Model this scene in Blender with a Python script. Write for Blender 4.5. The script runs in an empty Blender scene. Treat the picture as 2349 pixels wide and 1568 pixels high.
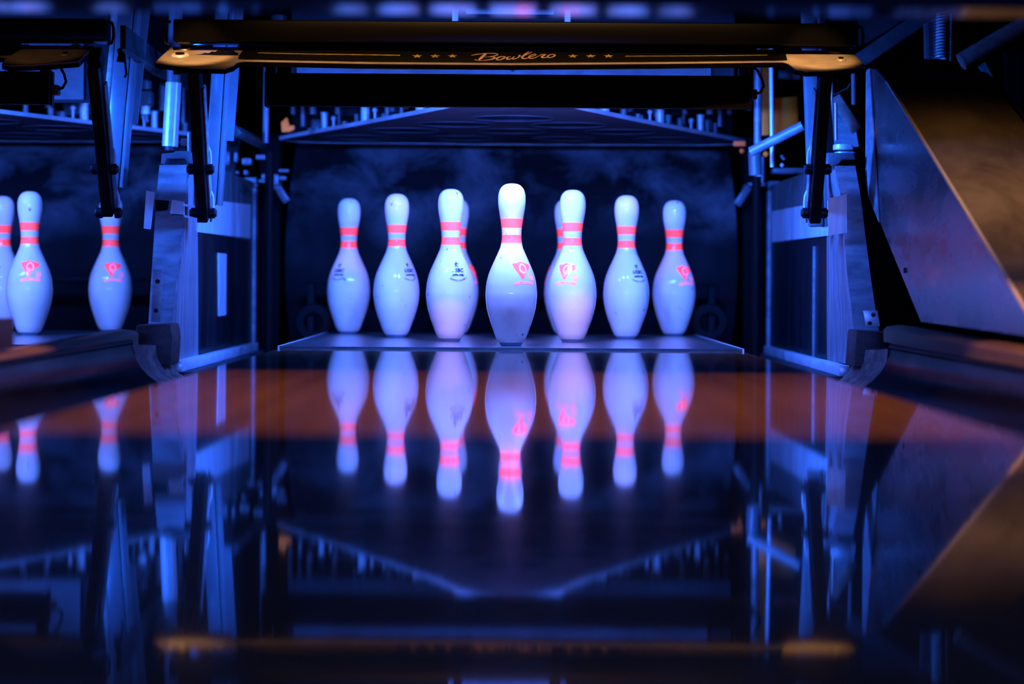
import bpy, bmesh, math, random
from mathutils import Vector, Matrix, noise
random.seed(7)
SC = bpy.context.scene
COL = SC.collection
F = 4045.0; CX = 1173.0; HY = 642.0; CH = 0.159; ROLL = 0.0066
S2 = -1.583                      # centre line of the neighbouring lane

# ------------------------------------------------------------------ helpers
def ideal(px, py):
    dx, dy = px - CX, py - HY
    return dx + dy * ROLL, dy - dx * ROLL
def P(px, py, d):                # measured photo point + real distance -> place in the hall
    x, y = ideal(px, py)
    return Vector((x * d / F, d, CH - y * d / F))
def on_plane(px, py, d0, z0, m): # meets the sloping plane z = z0 + m (y - d0)
    x, y = ideal(px, py)
    d = (z0 - m * d0 - CH) / (-y / F - m)
    return Vector((x * d / F, d, CH - y * d / F))

def tag(o, label=None, cat=None, group=None, kind=None):
    if label: o['label'] = label
    if cat: o['category'] = cat
    if group: o['group'] = group
    if kind: o['kind'] = kind
    return o
def thing(name, label, cat, loc=(0, 0, 0), group=None, kind=None):
    o = bpy.data.objects.new(name, None); COL.objects.link(o)
    o.location = loc; o.empty_display_size = 0.05
    return tag(o, label, cat, group, kind)

class MB:
    def __init__(s): s.v = []; s.f = []; s.m = []; s.cur = 0
    def add(s, vs, fs):
        b = len(s.v); s.v += [Vector(v) for v in vs]
        s.f += [tuple(i + b for i in f) for f in fs]; s.m += [s.cur] * len(fs); return s
    def box(s, x0, x1, y0, y1, z0, z1):
        return s.add([(x0,y0,z0),(x1,y0,z0),(x1,y1,z0),(x0,y1,z0),(x0,y0,z1),(x1,y0,z1),(x1,y1,z1),(x0,y1,z1)],
                     [(0,3,2,1),(4,5,6,7),(0,1,5,4),(1,2,6,5),(2,3,7,6),(3,0,4,7)])
    def prism(s, pts, off):
        off = Vector(off); n = len(pts); a = [Vector(p) for p in pts]; b = [p + off for p in a]
        fs = [tuple(range(n)), tuple(range(2*n-1, n-1, -1))]
        for i in range(n):
            j = (i + 1) % n; fs.append((i, i + n, j + n, j))
        return s.add(a + b, fs)
    def beam(s, p, q, w, h, ref=(0, 1, 0)):
        p, q = Vector(p), Vector(q); t = (q - p).normalized(); u = t.cross(Vector(ref)).normalized(); v = u.cross(t).normalized()
        a = [p + u*w/2*i + v*h/2*j for i, j in ((-1,-1),(1,-1),(1,1),(-1,1))]
        return s.prism(a, q - p)
    def cyl(s, p, q, r, n=20, r2=None):
        p, q = Vector(p), Vector(q); r2 = r if r2 is None else r2
        t = (q - p).normalized(); u = t.orthogonal().normalized(); v = t.cross(u)
        A = [p + (u*math.cos(2*math.pi*i/n) + v*math.sin(2*math.pi*i/n))*r for i in range(n)]
        B = [q + (u*math.cos(2*math.pi*i/n) + v*math.sin(2*math.pi*i/n))*r2 for i in range(n)]
        fs = [tuple(range(n-1, -1, -1)), tuple(range(n, 2*n))]
        for i in range(n):
            j = (i+1) % n; fs.append((i, j, j+n, i+n))
        return s.add(A + B, fs)
    def tube(s, pts, r, n=10):
        pts = [Vector(p) for p in pts]; rings = []
        t0 = (pts[1] - pts[0]).normalized(); u = t0.orthogonal().normalized()
        for i, p in enumerate(pts):
            t = (pts[min(i+1, len(pts)-1)] - pts[max(i-1, 0)]).normalized()
            u = (u - t * u.dot(t)).normalized(); v = t.cross(u)
            rr = r[i] if isinstance(r, (list, tuple)) else r
            rings.append([p + (u*math.cos(2*math.pi*k/n) + v*math.sin(2*math.pi*k/n))*rr for k in range(n)])
        vs = [q for R in rings for q in R]; fs = []
        for i in range(len(rings)-1):
            for k in range(n):
                j = (k+1) % n; fs.append((i*n+k, i*n+j, (i+1)*n+j, (i+1)*n+k))
        fs.append(tuple(range(n-1, -1, -1))); fs.append(tuple(range((len(rings)-1)*n, len(rings)*n)))
        return s.add(vs, fs)
    def sphere(s, c, r, n=14):
        c = Vector(c); prof = [(r*math.sin(math.pi*i/n), -r*math.cos(math.pi*i/n)) for i in range(n+1)]
        return s.lathe(prof, c, n*2)
    def lathe(s, prof, c=(0,0,0), n=48, axis='z'):
        c = Vector(c); vs = []; fs = []; m = len(prof)
        for i in range(n):
            a = 2*math.pi*i/n
            for r, z in prof:
                if axis == 'z': vs.append(c + Vector((r*math.cos(a), r*math.sin(a), z)))
                elif axis == 'x': vs.append(c + Vector((z, r*math.cos(a), r*math.sin(a))))
                else: vs.append(c + Vector((r*math.cos(a), z, r*math.sin(a))))
        for i in range(n):
            j = (i+1) % n
            for k in range(m-1):
                fs.append((i*m+k, j*m+k, j*m+k+1, i*m+k+1))
        return s.add(vs, fs)
    def build(s, name, mats, parent=None, bevel=0, smooth=False, seg=2, sub=None, label=None, auto=True):
        org = Vector(parent_origin(parent)) if parent else Vector((0,0,0))
        me = bpy.data.meshes.new(name)
        me.from_pydata([v - org for v in s.v], [], s.f)
        if not isinstance(mats, (list, tuple)): mats = [mats]
        for m in mats: me.materials.append(m)
        for p, i in zip(me.polygons, s.m): p.material_index = i
        bm = bmesh.new(); bm.from_mesh(me)
        bmesh.ops.remove_doubles(bm, verts=bm.verts, dist=1e-6)
        bmesh.ops.recalc_face_normals(bm, faces=bm.faces)
        if bevel:
            es = [e for e in bm.edges if len(e.link_faces) == 2 and e.calc_face_angle(0) > 0.5]
            bmesh.ops.bevel(bm, geom=es, offset=bevel, segments=seg, affect='EDGES', profile=0.5)
        bm.to_mesh(me); bm.free()
        if smooth or bevel:
            for p in me.polygons: p.use_smooth = True
            try: me.set_sharp_from_angle(angle=math.radians(38))
            except Exception: pass
        o = bpy.data.objects.new(name, me); COL.objects.link(o)
        if parent: o.parent = parent
        if label: o['label'] = label
        return o
def parent_origin(o):
    v = Vector((0,0,0))
    while o: v += Vector(o.location); o = o.parent
    return v
def copy_tree(o, parent=None):
    c = o.copy(); COL.objects.link(c); c.parent = parent
    for ch in list(o.children): copy_tree(ch, c)
    return c

# ------------------------------------------------------------------ materials
def nd(nt, t, **kw):
    n = nt.nodes.new(t)
    for k, v in kw.items():
        if k.startswith('i_'): n.inputs[k[2:].replace('_', ' ')].default_value = v
        else: setattr(n, k, v)
    return n
def base_mat(name):
    m = bpy.data.materials.new(name); m.use_nodes = True; nt = m.node_tree; nt.nodes.clear()
    out = nt.nodes.new('ShaderNodeOutputMaterial'); return m, nt, out
def mottled(nt, c1, c2, scale=(8,8,8), detail=6, lo=.35, hi=.65, dist=0.0):
    tc = nt.nodes.new('ShaderNodeTexCoord'); mp = nt.nodes.new('ShaderNodeMapping'); mp.inputs['Scale'].default_value = scale
    nt.links.new(tc.outputs['Object'], mp.inputs['Vector'])
    nz = nd(nt, 'ShaderNodeTexNoise'); nz.inputs['Scale'].default_value = 1; nz.inputs['Detail'].default_value = detail
    nz.inputs['Roughness'].default_value = .62; nz.inputs['Distortion'].default_value = dist
    nt.links.new(mp.outputs[0], nz.inputs['Vector'])
    r = nt.nodes.new('ShaderNodeValToRGB'); r.color_ramp.elements[0].position = lo; r.color_ramp.elements[1].position = hi
    r.color_ramp.elements[0].color = (*c1, 1); r.color_ramp.elements[1].color = (*c2, 1)
    nt.links.new(nz.outputs[0], r.inputs[0]); return r, nz, mp
def mat(name, c1, c2=None, metal=0.0, rough=.5, rough2=None, scale=(8,8,8), bump=0.0, lo=.35, hi=.65, coat=0, dist=0, spec=.5):
    m, nt, out = base_mat(name); b = nt.nodes.new('ShaderNodeBsdfPrincipled'); nt.links.new(b.outputs[0], out.inputs[0])
    b.inputs['Metallic'].default_value = metal; b.inputs['Roughness'].default_value = rough
    b.inputs['Coat Weight'].default_value = coat; b.inputs['Specular IOR Level'].default_value = spec
    r, nz, mp = mottled(nt, c1, c2 or c1, scale, lo=lo, hi=hi, dist=dist)
    nt.links.new(r.outputs[0], b.inputs['Base Color'])
    if rough2 is not None:
        mr = nt.nodes.new('ShaderNodeMapRange'); mr.inputs['From Min'].default_value = lo; mr.inputs['From Max'].default_value = hi
        mr.inputs['To Min'].default_value = rough; mr.inputs['To Max'].default_value = rough2
        nt.links.new(nz.outputs[0], mr.inputs[0]); nt.links.new(mr.outputs[0], b.inputs['Roughness'])
    if bump:
        bp = nt.nodes.new('ShaderNodeBump'); bp.inputs['Strength'].default_value = bump; bp.inputs['Distance'].default_value = .002
        nt.links.new(nz.outputs[0], bp.inputs['Height']); nt.links.new(bp.outputs[0], b.inputs['Normal'])
    return m

def lacquer(nt, out, colsock, rough, ior=1.5, normal=None, rough_b=None, mixb=.3):
    """diffuse body under a clear glossy coat (also takes fluorescent colours above 1)"""
    d = nt.nodes.new('ShaderNodeBsdfDiffuse'); nt.links.new(colsock, d.inputs['Color'])
    g = nt.nodes.new('ShaderNodeBsdfGlossy'); g.inputs['Roughness'].default_value = rough; g.inputs['Color'].default_value = (1,1,1,1)
    fr = nt.nodes.new('ShaderNodeFresnel'); fr.inputs['IOR'].default_value = ior
    gs = g.outputs[0]
    if rough_b:
        g2 = nt.nodes.new('ShaderNodeBsdfGlossy'); g2.inputs['Roughness'].default_value = rough_b; g2.inputs['Color'].default_value = (1,1,1,1)
        mm = nt.nodes.new('ShaderNodeMixShader'); mm.inputs[0].default_value = mixb
        nt.links.new(gs, mm.inputs[1]); nt.links.new(g2.outputs[0], mm.inputs[2]); gs = mm.outputs[0]
        if normal: nt.links.new(normal, g2.inputs['Normal'])
    mx = nt.nodes.new('ShaderNodeMixShader'); nt.links.new(fr.outputs[0], mx.inputs[0])
    nt.links.new(d.outputs[0], mx.inputs[1]); nt.links.new(gs, mx.inputs[2]); nt.links.new(mx.outputs[0], out.inputs[0])
    if normal:
        nt.links.new(normal, g.inputs['Normal'])
    return g

IN = 0.0254
PIN_C = (1.8, 1.10, .84)         # pin plastic fluoresces: part of the short-wave light comes back whiter
def pin_material():
    m, nt, out = base_mat('pin_plastic')
    tc = nt.nodes.new('ShaderNodeTexCoord'); sp = nt.nodes.new('ShaderNodeSeparateXYZ'); nt.links.new(tc.outputs['Object'], sp.inputs[0])
    def band(lo, hi):
        a = nd(nt, 'ShaderNodeMath', operation='GREATER_THAN'); a.inputs[1].default_value = lo; nt.links.new(sp.outputs[2], a.inputs[0])
        b = nd(nt, 'ShaderNodeMath', operation='LESS_THAN'); b.inputs[1].default_value = hi; nt.links.new(sp.outputs[2], b.inputs[0])
        c = nd(nt, 'ShaderNodeMath', operation='MULTIPLY'); nt.links.new(a.outputs[0], c.inputs[0]); nt.links.new(b.outputs[0], c.inputs[1]); return c
    b1 = band(10.86*IN, 11.72*IN); b2 = band(9.46*IN, 10.22*IN)
    ad = nd(nt, 'ShaderNodeMath', operation='ADD'); nt.links.new(b1.outputs[0], ad.inputs[0]); nt.links.new(b2.outputs[0], ad.inputs[1])
    # scuffs: small dark chips and soft rubbed streaks, different on every pin
    oi = nt.nodes.new('ShaderNodeObjectInfo'); vm = nd(nt, 'ShaderNodeVectorMath', operation='ADD')
    mu = nd(nt, 'ShaderNodeMath', operation='MULTIPLY'); mu.inputs[1].default_value = 37.0; nt.links.new(oi.outputs['Random'], mu.inputs[0])
    nt.links.new(tc.outputs['Object'], vm.inputs[0]); nt.links.new(mu.outputs[0], vm.inputs[1])
    n1 = nt.nodes.new('ShaderNodeTexNoise'); n1.inputs['Scale'].default_value = 55; n1.inputs['Detail'].default_value = 3
    mp = nt.nodes.new('ShaderNodeMapping'); mp.inputs['Scale'].default_value = (1,1,.6); nt.links.new(vm.outputs[0], mp.inputs[0]); nt.links.new(mp.outputs[0], n1.inputs['Vector'])
    r1 = nt.nodes.new('ShaderNodeValToRGB'); r1.color_ramp.elements[0].position = .24; r1.color_ramp.elements[1].position = .31
    r1.color_ramp.elements[0].color = (.16,.2,.28,1); r1.color_ramp.elements[1].color = (1,1,1,1); nt.links.new(n1.outputs[0], r1.inputs[0])
    n2 = nt.nodes.new('ShaderNodeTexNoise'); n2.inputs['Scale'].default_value = 14; n2.inputs['Detail'].default_value = 4; n2.inputs['Distortion'].default_value = .6
    nt.links.new(vm.outputs[0], n2.inputs['Vector'])
    r2 = nt.nodes.new('ShaderNodeValToRGB'); r2.color_ramp.elements[0].position = .33; r2.color_ramp.elements[1].position = .55
    r2.color_ramp.elements[0].color = (.87,.90,.94,1); r2.color_ramp.elements[1].color = (1,1,1,1); nt.links.new(n2.outputs[0], r2.inputs[0])
    mlt = nd(nt, 'ShaderNodeMix', data_type='RGBA', blend_type='MULTIPLY'); mlt.inputs[0].default_value = 1
    nt.links.new(r1.outputs[0], mlt.inputs[6]); nt.links.new(r2.outputs[0], mlt.inputs[7])
    m2 = nd(nt, 'ShaderNodeMix', data_type='RGBA', blend_type='MULTIPLY'); m2.inputs[0].default_value = 1
    nt.links.new(mlt.outputs[2], m2.inputs[6]); m2.inputs[7].default_value = (*PIN_C, 1)
    mx = nd(nt, 'ShaderNodeMix', data_type='RGBA'); nt.links.new(ad.outputs[0], mx.inputs[0]); nt.links.new(m2.outputs[2], mx.inputs[6])
    mx.inputs[7].default_value = (*RED, 1)
    lacquer(nt, out, mx.outputs[2], .07)
    return m
RED = (12.0, .30, .12)            # fluorescent ink: turns short-wave light into red
def ink(name, c, rough=.2):
    m, nt, out = base_mat(name); rgb = nt.nodes.new('ShaderNodeRGB'); rgb.outputs[0].default_value = (*c, 1)
    lacquer(nt, out, rgb.outputs[0], rough); return m

def lane_material(name, c1, c2, rough, rough_b, mixb, ior, bump=.02, boards=True):
    m, nt, out = base_mat(name)
    tc = nt.nodes.new('ShaderNodeTexCoord'); sp = nt.nodes.new('ShaderNodeSeparateXYZ'); nt.links.new(tc.outputs['Object'], sp.inputs[0])
    # 39 boards across, each its own tone
    mu = nd(nt, 'ShaderNodeMath', operation='MULTIPLY'); mu.inputs[1].default_value = 1/.027; nt.links.new(sp.outputs[0], mu.inputs[0])
    fl = nd(nt, 'ShaderNodeMath', operation='FLOOR'); nt.links.new(mu.outputs[0], fl.inputs[0])
    wn = nt.nodes.new('ShaderNodeTexWhiteNoise'); wn.noise_dimensions = '1D'; nt.links.new(fl.outputs[0], wn.inputs['W'])
    mp = nt.nodes.new('ShaderNodeMapping'); mp.inputs['Scale'].default_value = (60, 2.2, 60); nt.links.new(tc.outputs['Object'], mp.inputs[0])
    nz = nt.nodes.new('ShaderNodeTexNoise'); nz.inputs['Scale'].default_value = 1; nz.inputs['Detail'].default_value = 5; nt.links.new(mp.outputs[0], nz.inputs['Vector'])
    av = nd(nt, 'ShaderNodeMath', operation='MULTIPLY_ADD'); av.inputs[1].default_value = .45; nt.links.new(wn.outputs['Value'], av.inputs[0])
    hf = nd(nt, 'ShaderNodeMath', operation='MULTIPLY'); hf.inputs[1].default_value = .6; nt.links.new(nz.outputs[0], hf.inputs[0]); nt.links.new(hf.outputs[0], av.inputs[2])
    mx = nd(nt, 'ShaderNodeMix', data_type='RGBA'); nt.links.new(av.outputs[0], mx.inputs[0]); mx.inputs[6].default_value = (*c1, 1); mx.inputs[7].default_value = (*c2, 1)
    # very slight waviness of the finish
    mp2 = nt.nodes.new('ShaderNodeMapping'); mp2.inputs['Scale'].default_value = (22, 60, 1); nt.links.new(tc.outputs['Object'], mp2.inputs[0])
    n2 = nt.nodes.new('ShaderNodeTexNoise'); n2.inputs['Scale'].default_value = 1; n2.inputs['Detail'].default_value = 2; nt.links.new(mp2.outputs[0], n2.inputs['Vector'])
    bp = nt.nodes.new('ShaderNodeBump'); bp.inputs['Strength'].default_value = bump; bp.inputs['Distance'].default_value = .0015; nt.links.new(n2.outputs[0], bp.inputs['Height'])
    lacquer(nt, out, mx.outputs[2], rough, ior, bp.outputs[0], rough_b, mixb)
    return m

M = {}
M['pin'] = pin_material()
M['base'] = mat('pin_base_nylon', (.30,.33,.38), (.42,.45,.5), rough=.45, scale=(30,30,30))
M['red'] = ink('red_ink', RED); M['red_thin'] = ink('thin_red_ink', (13,.5,.4)); M['body_ink'] = ink('bare_plastic', (7,1.0,.7))
M['black_ink'] = ink('blue_black_ink', (.01,.02,.07))
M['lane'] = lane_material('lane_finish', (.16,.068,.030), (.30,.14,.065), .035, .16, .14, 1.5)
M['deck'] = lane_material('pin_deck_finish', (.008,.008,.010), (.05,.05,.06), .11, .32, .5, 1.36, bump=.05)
M['steel'] = mat('dull_steel', (.16,.17,.19), (.36,.37,.39), metal=.35, rough=.42, rough2=.6, scale=(9,9,30), bump=.15)
M['bright'] = mat('bright_zinc', (.66,.67,.70), (.88,.88,.90), metal=.25, rough=.28, rough2=.4, scale=(14,14,40))
M['paint'] = mat('pale_painted_steel', (.095,.10,.115), (.17,.175,.19), metal=.0, rough=.35, scale=(6,6,6), bump=.05)
M['alu'] = mat('brushed_aluminium', (.22,.20,.22), (.50,.45,.47), metal=.55, rough=.38, rough2=.55, scale=(90,90,3), bump=.25)
M['black'] = mat('black_paint', (.0025,.0025,.003), (.004,.0035,.0035), rough=.6, spec=.06)
M['bar'] = mat('black_gloss_enamel', (.003,.003,.003), rough=.3, spec=.09)
M['blackm'] = mat('worn_black_metal', (.004,.0035,.004), (.008,.007,.007), rough=.42, scale=(20,20,20), spec=.15)
M['gloss'] = mat('black_acrylic', (.006,.006,.008), rough=.10, spec=.6)
M['rubber'] = mat('black_phenolic', (.006,.007,.009), (.012,.014,.02), rough=.28, rough2=.5, scale=(60,12,3), spec=.35)
M['ply'] = mat('scuffed_board', (.05,.055,.06), (.16,.17,.18), rough=.6, scale=(30,30,5), lo=.3, hi=.7)
M['tape'] = mat('grey_tape', (.50,.52,.55), (.72,.74,.76), rough=.38, rough2=.5, scale=(60,60,10), bump=.2)
M['wood'] = mat('dark_worn_wood', (.045,.022,.018), (.12,.06,.05), rough=.6, scale=(25,25,60), bump=.4)
M['cap'] = mat('brown_capping', (.17,.10,.06), (.26,.16,.10), rough=.3, rough2=.42, scale=(30,2,30), bump=.1, spec=.05)
M['trough'] = mat('dark_plastic_gutter', (.004,.004,.006), (.009,.008,.012), rough=.16, rough2=.26, scale=(10,3,10), spec=.02)
M['leather'] = mat('worn_brown_liner', (.08,.045,.035), (.30,.18,.14), rough=.65, scale=(24,14,24), lo=.42, hi=.62, bump=.5)
M['plate'] = mat('tan_anodised_plate', (.36,.30,.24), (.58,.50,.40), metal=.3, rough=.42, rough2=.55, scale=(22,50,22), bump=.12, lo=.3, hi=.7)
M['sticker'] = mat('black_sticker', (.006,.006,.006), rough=.24, spec=.4)
M['gold'] = mat('gold_print', (.55,.42,.10), (.25,.19,.05), rough=.4, scale=(70,70,70))
M['rose'] = mat('rose_gold_print', (.62,.40,.30), (.40,.26,.19), rough=.45, scale=(80,80,80))
M['worn'] = mat('worn_sheet_metal', (.20,.17,.18), (.40,.34,.35), metal=.92, rough=.20, rough2=.34, scale=(7,4,9), bump=.12, dist=.6)
M['slope'] = mat('stained_tan_sheet', (.08,.055,.03), (.20,.145,.085), rough=.5, rough2=.7, scale=(7,4,7), lo=.28, hi=.62, dist=.4)
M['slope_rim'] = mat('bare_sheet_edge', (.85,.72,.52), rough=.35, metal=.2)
M['curtain'] = mat('scuffed_canvas', (.02,.022,.028), (.15,.16,.18), rough=.8, scale=(5,5,7), lo=.36, hi=.72, dist=.8, spec=.2)
def shaded_curtain_material():
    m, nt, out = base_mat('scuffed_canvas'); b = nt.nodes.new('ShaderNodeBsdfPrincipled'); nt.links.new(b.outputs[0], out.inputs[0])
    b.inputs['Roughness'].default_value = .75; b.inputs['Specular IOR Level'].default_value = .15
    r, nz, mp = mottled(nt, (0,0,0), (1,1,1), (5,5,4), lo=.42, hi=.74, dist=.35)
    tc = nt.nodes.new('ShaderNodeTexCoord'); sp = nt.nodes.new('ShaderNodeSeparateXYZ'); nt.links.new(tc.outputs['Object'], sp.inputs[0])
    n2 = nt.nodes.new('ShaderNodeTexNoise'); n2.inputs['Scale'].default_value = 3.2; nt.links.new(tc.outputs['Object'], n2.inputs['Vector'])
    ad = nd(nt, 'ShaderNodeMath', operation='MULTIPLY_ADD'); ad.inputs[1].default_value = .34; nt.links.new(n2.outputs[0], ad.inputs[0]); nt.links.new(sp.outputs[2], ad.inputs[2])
    mr = nt.nodes.new('ShaderNodeMapRange'); mr.inputs['From Min'].default_value = .42; mr.inputs['From Max'].default_value = .66; nt.links.new(ad.outputs[0], mr.inputs[0])  # scuffs fade downward: shade of the lower canvas put into the colour
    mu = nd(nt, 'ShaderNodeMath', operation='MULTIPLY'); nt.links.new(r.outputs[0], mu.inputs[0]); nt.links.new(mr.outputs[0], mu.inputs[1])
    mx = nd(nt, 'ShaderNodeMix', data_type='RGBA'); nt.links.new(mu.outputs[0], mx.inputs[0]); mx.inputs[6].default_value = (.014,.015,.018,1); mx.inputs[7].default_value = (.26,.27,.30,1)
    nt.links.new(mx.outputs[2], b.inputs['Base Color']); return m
M['curtain'] = shaded_curtain_material()
M['dark'] = mat('dark_metal', (.02,.02,.024), (.05,.05,.055), rough=.5, scale=(15,15,15), spec=.3)
M['deckplate'] = mat('grey_deck_plate', (.06,.06,.08), (.10,.095,.12), rough=.55, scale=(12,12,12), spec=.15)
M['orange'] = ink('warm_lit_orange', (4,.40,.0), .6); M['ochre'] = ink('warm_lit_ochre', (2.4,.36,.0), .6); M['salmon'] = ink('warm_lit_pink', (3.5,.35,.03), .6)  # warm light falling on these parts is put into their colour
M['rust'] = mat('rusty_steel', (.10,.06,.05), (.26,.17,.14), rough=.6, scale=(25,25,25))
M['board'] = mat('near_black_board', (.008,.009,.012), (.016,.017,.02), rough=.6, spec=.1)
M['sheet'] = mat('smeared_sheet', (.045,.048,.055), (.10,.105,.115), rough=.5, scale=(9,9,14), dist=.8, lo=.3, hi=.7, spec=.2)
M['wall'] = mat('black_wall', (.004,.004,.005), rough=.9, spec=.05)

# ------------------------------------------------------------------ the hall shell
def struct(name, mb, m):
    o = mb.build(name, m); o['kind'] = 'structure'; return o
struct('floor', MB().box(-4, 4, -4, 8, -.32, -.30), M['wall'])
struct('wall_back', MB().box(-4, 4, 7.0, 7.1, -.30, 2.4), M['wall'])
struct('wall_left', MB().box(-4.1, -4, -4, 7.1, -.30, 2.4), M['wall'])
struct('wall_right', MB().box(4, 4.1, -4, 7.1, -.30, 2.4), M['wall'])
struct('ceiling', MB().box(-4, 4, -4, 7.1, 2.4, 2.45), M['wall'])

# ------------------------------------------------------------------ lanes and decks
def lane(cx, x0, x1, label):
    r = thing('bowling_lane', label, 'bowling lane', (cx, 2.0, -.06))
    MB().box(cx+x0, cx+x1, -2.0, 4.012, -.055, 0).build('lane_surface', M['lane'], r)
    MB().box(cx+x0+.03, cx+x1-.03, -2.0, 4.0, -.30, -.055).build('lane_bed', M['dark'], r)
    return r
lane(0, -.527, .527, 'glossy brown bowling lane mirroring the pins, filling the foreground')
lane(S2, -.527, .527, 'neighbouring bowling lane seen over the capping at the left edge')
def deck(cx, label):
    r = thing('pin_deck', label, 'pin deck', (cx, 4.5, -.06))
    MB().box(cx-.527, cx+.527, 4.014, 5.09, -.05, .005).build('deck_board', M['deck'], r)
    MB().box(cx-.50, cx+.50, 4.02, 5.08, -.30, -.05).build('deck_base', M['dark'], r)
    for a, b in ((cx-.531, cx-.527), (cx+.527, cx+.531)):   # pale metal strip along each side
        MB().box(a, b, 4.014, 5.09, -.05, .006).build('edge_strip', M['bright'], r)
deck(0, 'blue-lit pin deck under the ten pins in the centre')
deck(S2, 'pin deck of the neighbouring lane under the pins at the left edge')

# ------------------------------------------------------------------ bowling pins
PROF = [(0,0),(.92,0),(1.02,.04),(1.16,.30),(1.414,.75),(1.69,1.5),(1.953,2.25),(2.255,3.375),(2.383,4.5),(2.36,5.2),(2.2815,5.875),(2.10,6.6),(1.8515,7.25),
        (1.54,7.95),(1.236,8.625),(1.08,9.0),(.9825,9.375),(.915,9.75),(.8985,10.0),(.91,10.4),(.935,10.875),(.985,11.3),(1.047,11.75),(1.13,12.2),(1.203,12.625),(1.262,13.1),(1.2735,13.5),
        (1.262,13.85),(1.20,14.2),(1.07,14.5),(.86,14.75),(.60,14.91),(.30,14.98),(0,15.0)]
def rad(z):
    z = z / IN
    for (r0, z0), (r1, z1) in zip(PROF[1:-1], PROF[2:]):
        if z0 <= z <= z1: return (r0 + (r1-r0)*(z-z0)/(z1-z0)) * IN
    return .001
def smooth_prof(pr, k=4):
    out = []
    for i in range(len(pr)-1):
        p0 = pr[max(i-1,0)]; p1 = pr[i]; p2 = pr[i+1]; p3 = pr[min(i+2,len(pr)-1)]
        for j in range(k):
            t = j/k
            out.append(tuple(.5*((2*p1[a]) + (-p0[a]+p2[a])*t + (2*p0[a]-5*p1[a]+4*p2[a]-p3[a])*t*t + (-p0[a]+3*p1[a]-3*p2[a]+p3[a])*t**3) for a in (0,1)))
    out.append(pr[-1]); return out
FINE = smooth_prof(PROF[3:], 4)
FINE_M = [(max(r,0)*IN, z*IN) for r, z in FINE]
def rad(z):
    for (r0, z0), (r1, z1) in zip(FINE_M, FINE_M[1:]):
        if z0 <= z <= z1: return r0 + (r1-r0)*(z-z0)/max(z1-z0, 1e-9)
    return .02

def text_mesh(body, size, shear=0.0, bold=0.0, spacing=1.0):
    cu = bpy.data.curves.new('t', 'FONT'); cu.body = body; cu.size = size; cu.shear = shear; cu.offset = bold
    cu.align_x = 'CENTER'; cu.resolution_u = 2; cu.space_character = spacing
    ob = bpy.data.objects.new('t', cu); COL.objects.link(ob)
    dg = bpy.context.evaluated_depsgraph_get(); dg.update()
    me = bpy.data.meshes.new_from_object(ob.evaluated_get(dg))
    bpy.data.objects.remove(ob); bpy.data.curves.remove(cu)
    vs = [(v.co.x, v.co.y) for v in me.vertices]; fs = [tuple(p.vertices) for p in me.polygons]
    bpy.data.meshes.remove(me); return vs, fs
def smooth_loop(pts, k=4):
    n = len(pts); out = []
    for i in range(n):
        p0, p1, p2, p3 = pts[i-1], pts[i], pts[(i+1)%n], pts[(i+2)%n]
        for j in range(k):
            t = j/k
            out.append(tuple(.5*((2*p1[a]) + (-p0[a]+p2[a])*t + (2*p0[a]-5*p1[a]+4*p2[a]-p3[a])*t*t + (-p0[a]+3*p1[a]-3*p2[a]+p3[a])*t**3) for a in (0,1)))
    return out
def ring_shape(cx, cy, ra, rb, ia, ib, n=28):
    vs = []; fs = []
    for i in range(n):
        a = 2*math.pi*i/n; vs.append((cx+ra*math.cos(a), cy+rb*math.sin(a))); vs.append((cx+ia*math.cos(a), cy+ib*math.sin(a)))
    for i in range(n):
        j = (i+1) % n; fs.append((2*i, 2*j, 2*j+1, 2*i+1))
    return vs, fs
def star_shape(cx, cy, r, q=.42, rot=0):
    pts = []
    for i in range(10):
        a = math.pi/2 + rot + math.pi*i/5; rr = r if i % 2 == 0 else r*q
        pts.append((cx + rr*math.cos(a), cy + rr*math.sin(a)))
    pts.append((cx, cy)); return pts, [(i, (i+1)%10, 10) for i in range(10)]
def wrap_on_pin(name, shapes, mats, parent):
    """shapes: list of (verts, faces, material index, layer); u to the right, v = height on the pin"""
    bm = bmesh.new(); lay = bm.verts.layers.float.new('lay')
    for vs, fs, mi, ly in shapes:
        bv = []
        for u, v in vs:
            q = bm.verts.new((u, 0, v)); q[lay] = ly; bv.append(q)
        for f in fs:
            try: fc = bm.faces.new([bv[i] for i in f]); fc.material_index = mi
            except ValueError: pass
    for k in range(-7, 8):
        g = bm.verts[:] + bm.edges[:] + bm.faces[:]; bmesh.ops.bisect_plane(bm, geom=g, plane_co=(k*.005,0,0), plane_no=(1,0,0), dist=1e-6)
    for k in range(12):
        g = bm.verts[:] + bm.edges[:] + bm.faces[:]; bmesh.ops.bisect_plane(bm, geom=g, plane_co=(0,0,.12+k*.008), plane_no=(0,0,1), dist=1e-6)
    r0 = rad(.165)
    for v in bm.verts:
        u, z = v.co.x, v.co.z; a = u / r0; r = rad(z) + .00035 + .0003*v[lay]
        v.co = (r*math.sin(a), -r*math.cos(a), z)
    me = bpy.data.meshes.new(name); bm.to_mesh(me); bm.free()
    for p in me.polygons: p.use_smooth = True
    for m in mats: me.materials.append(m)
    o = bpy.data.objects.new(name, me); COL.objects.link(o); o.parent = parent; return o

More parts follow.
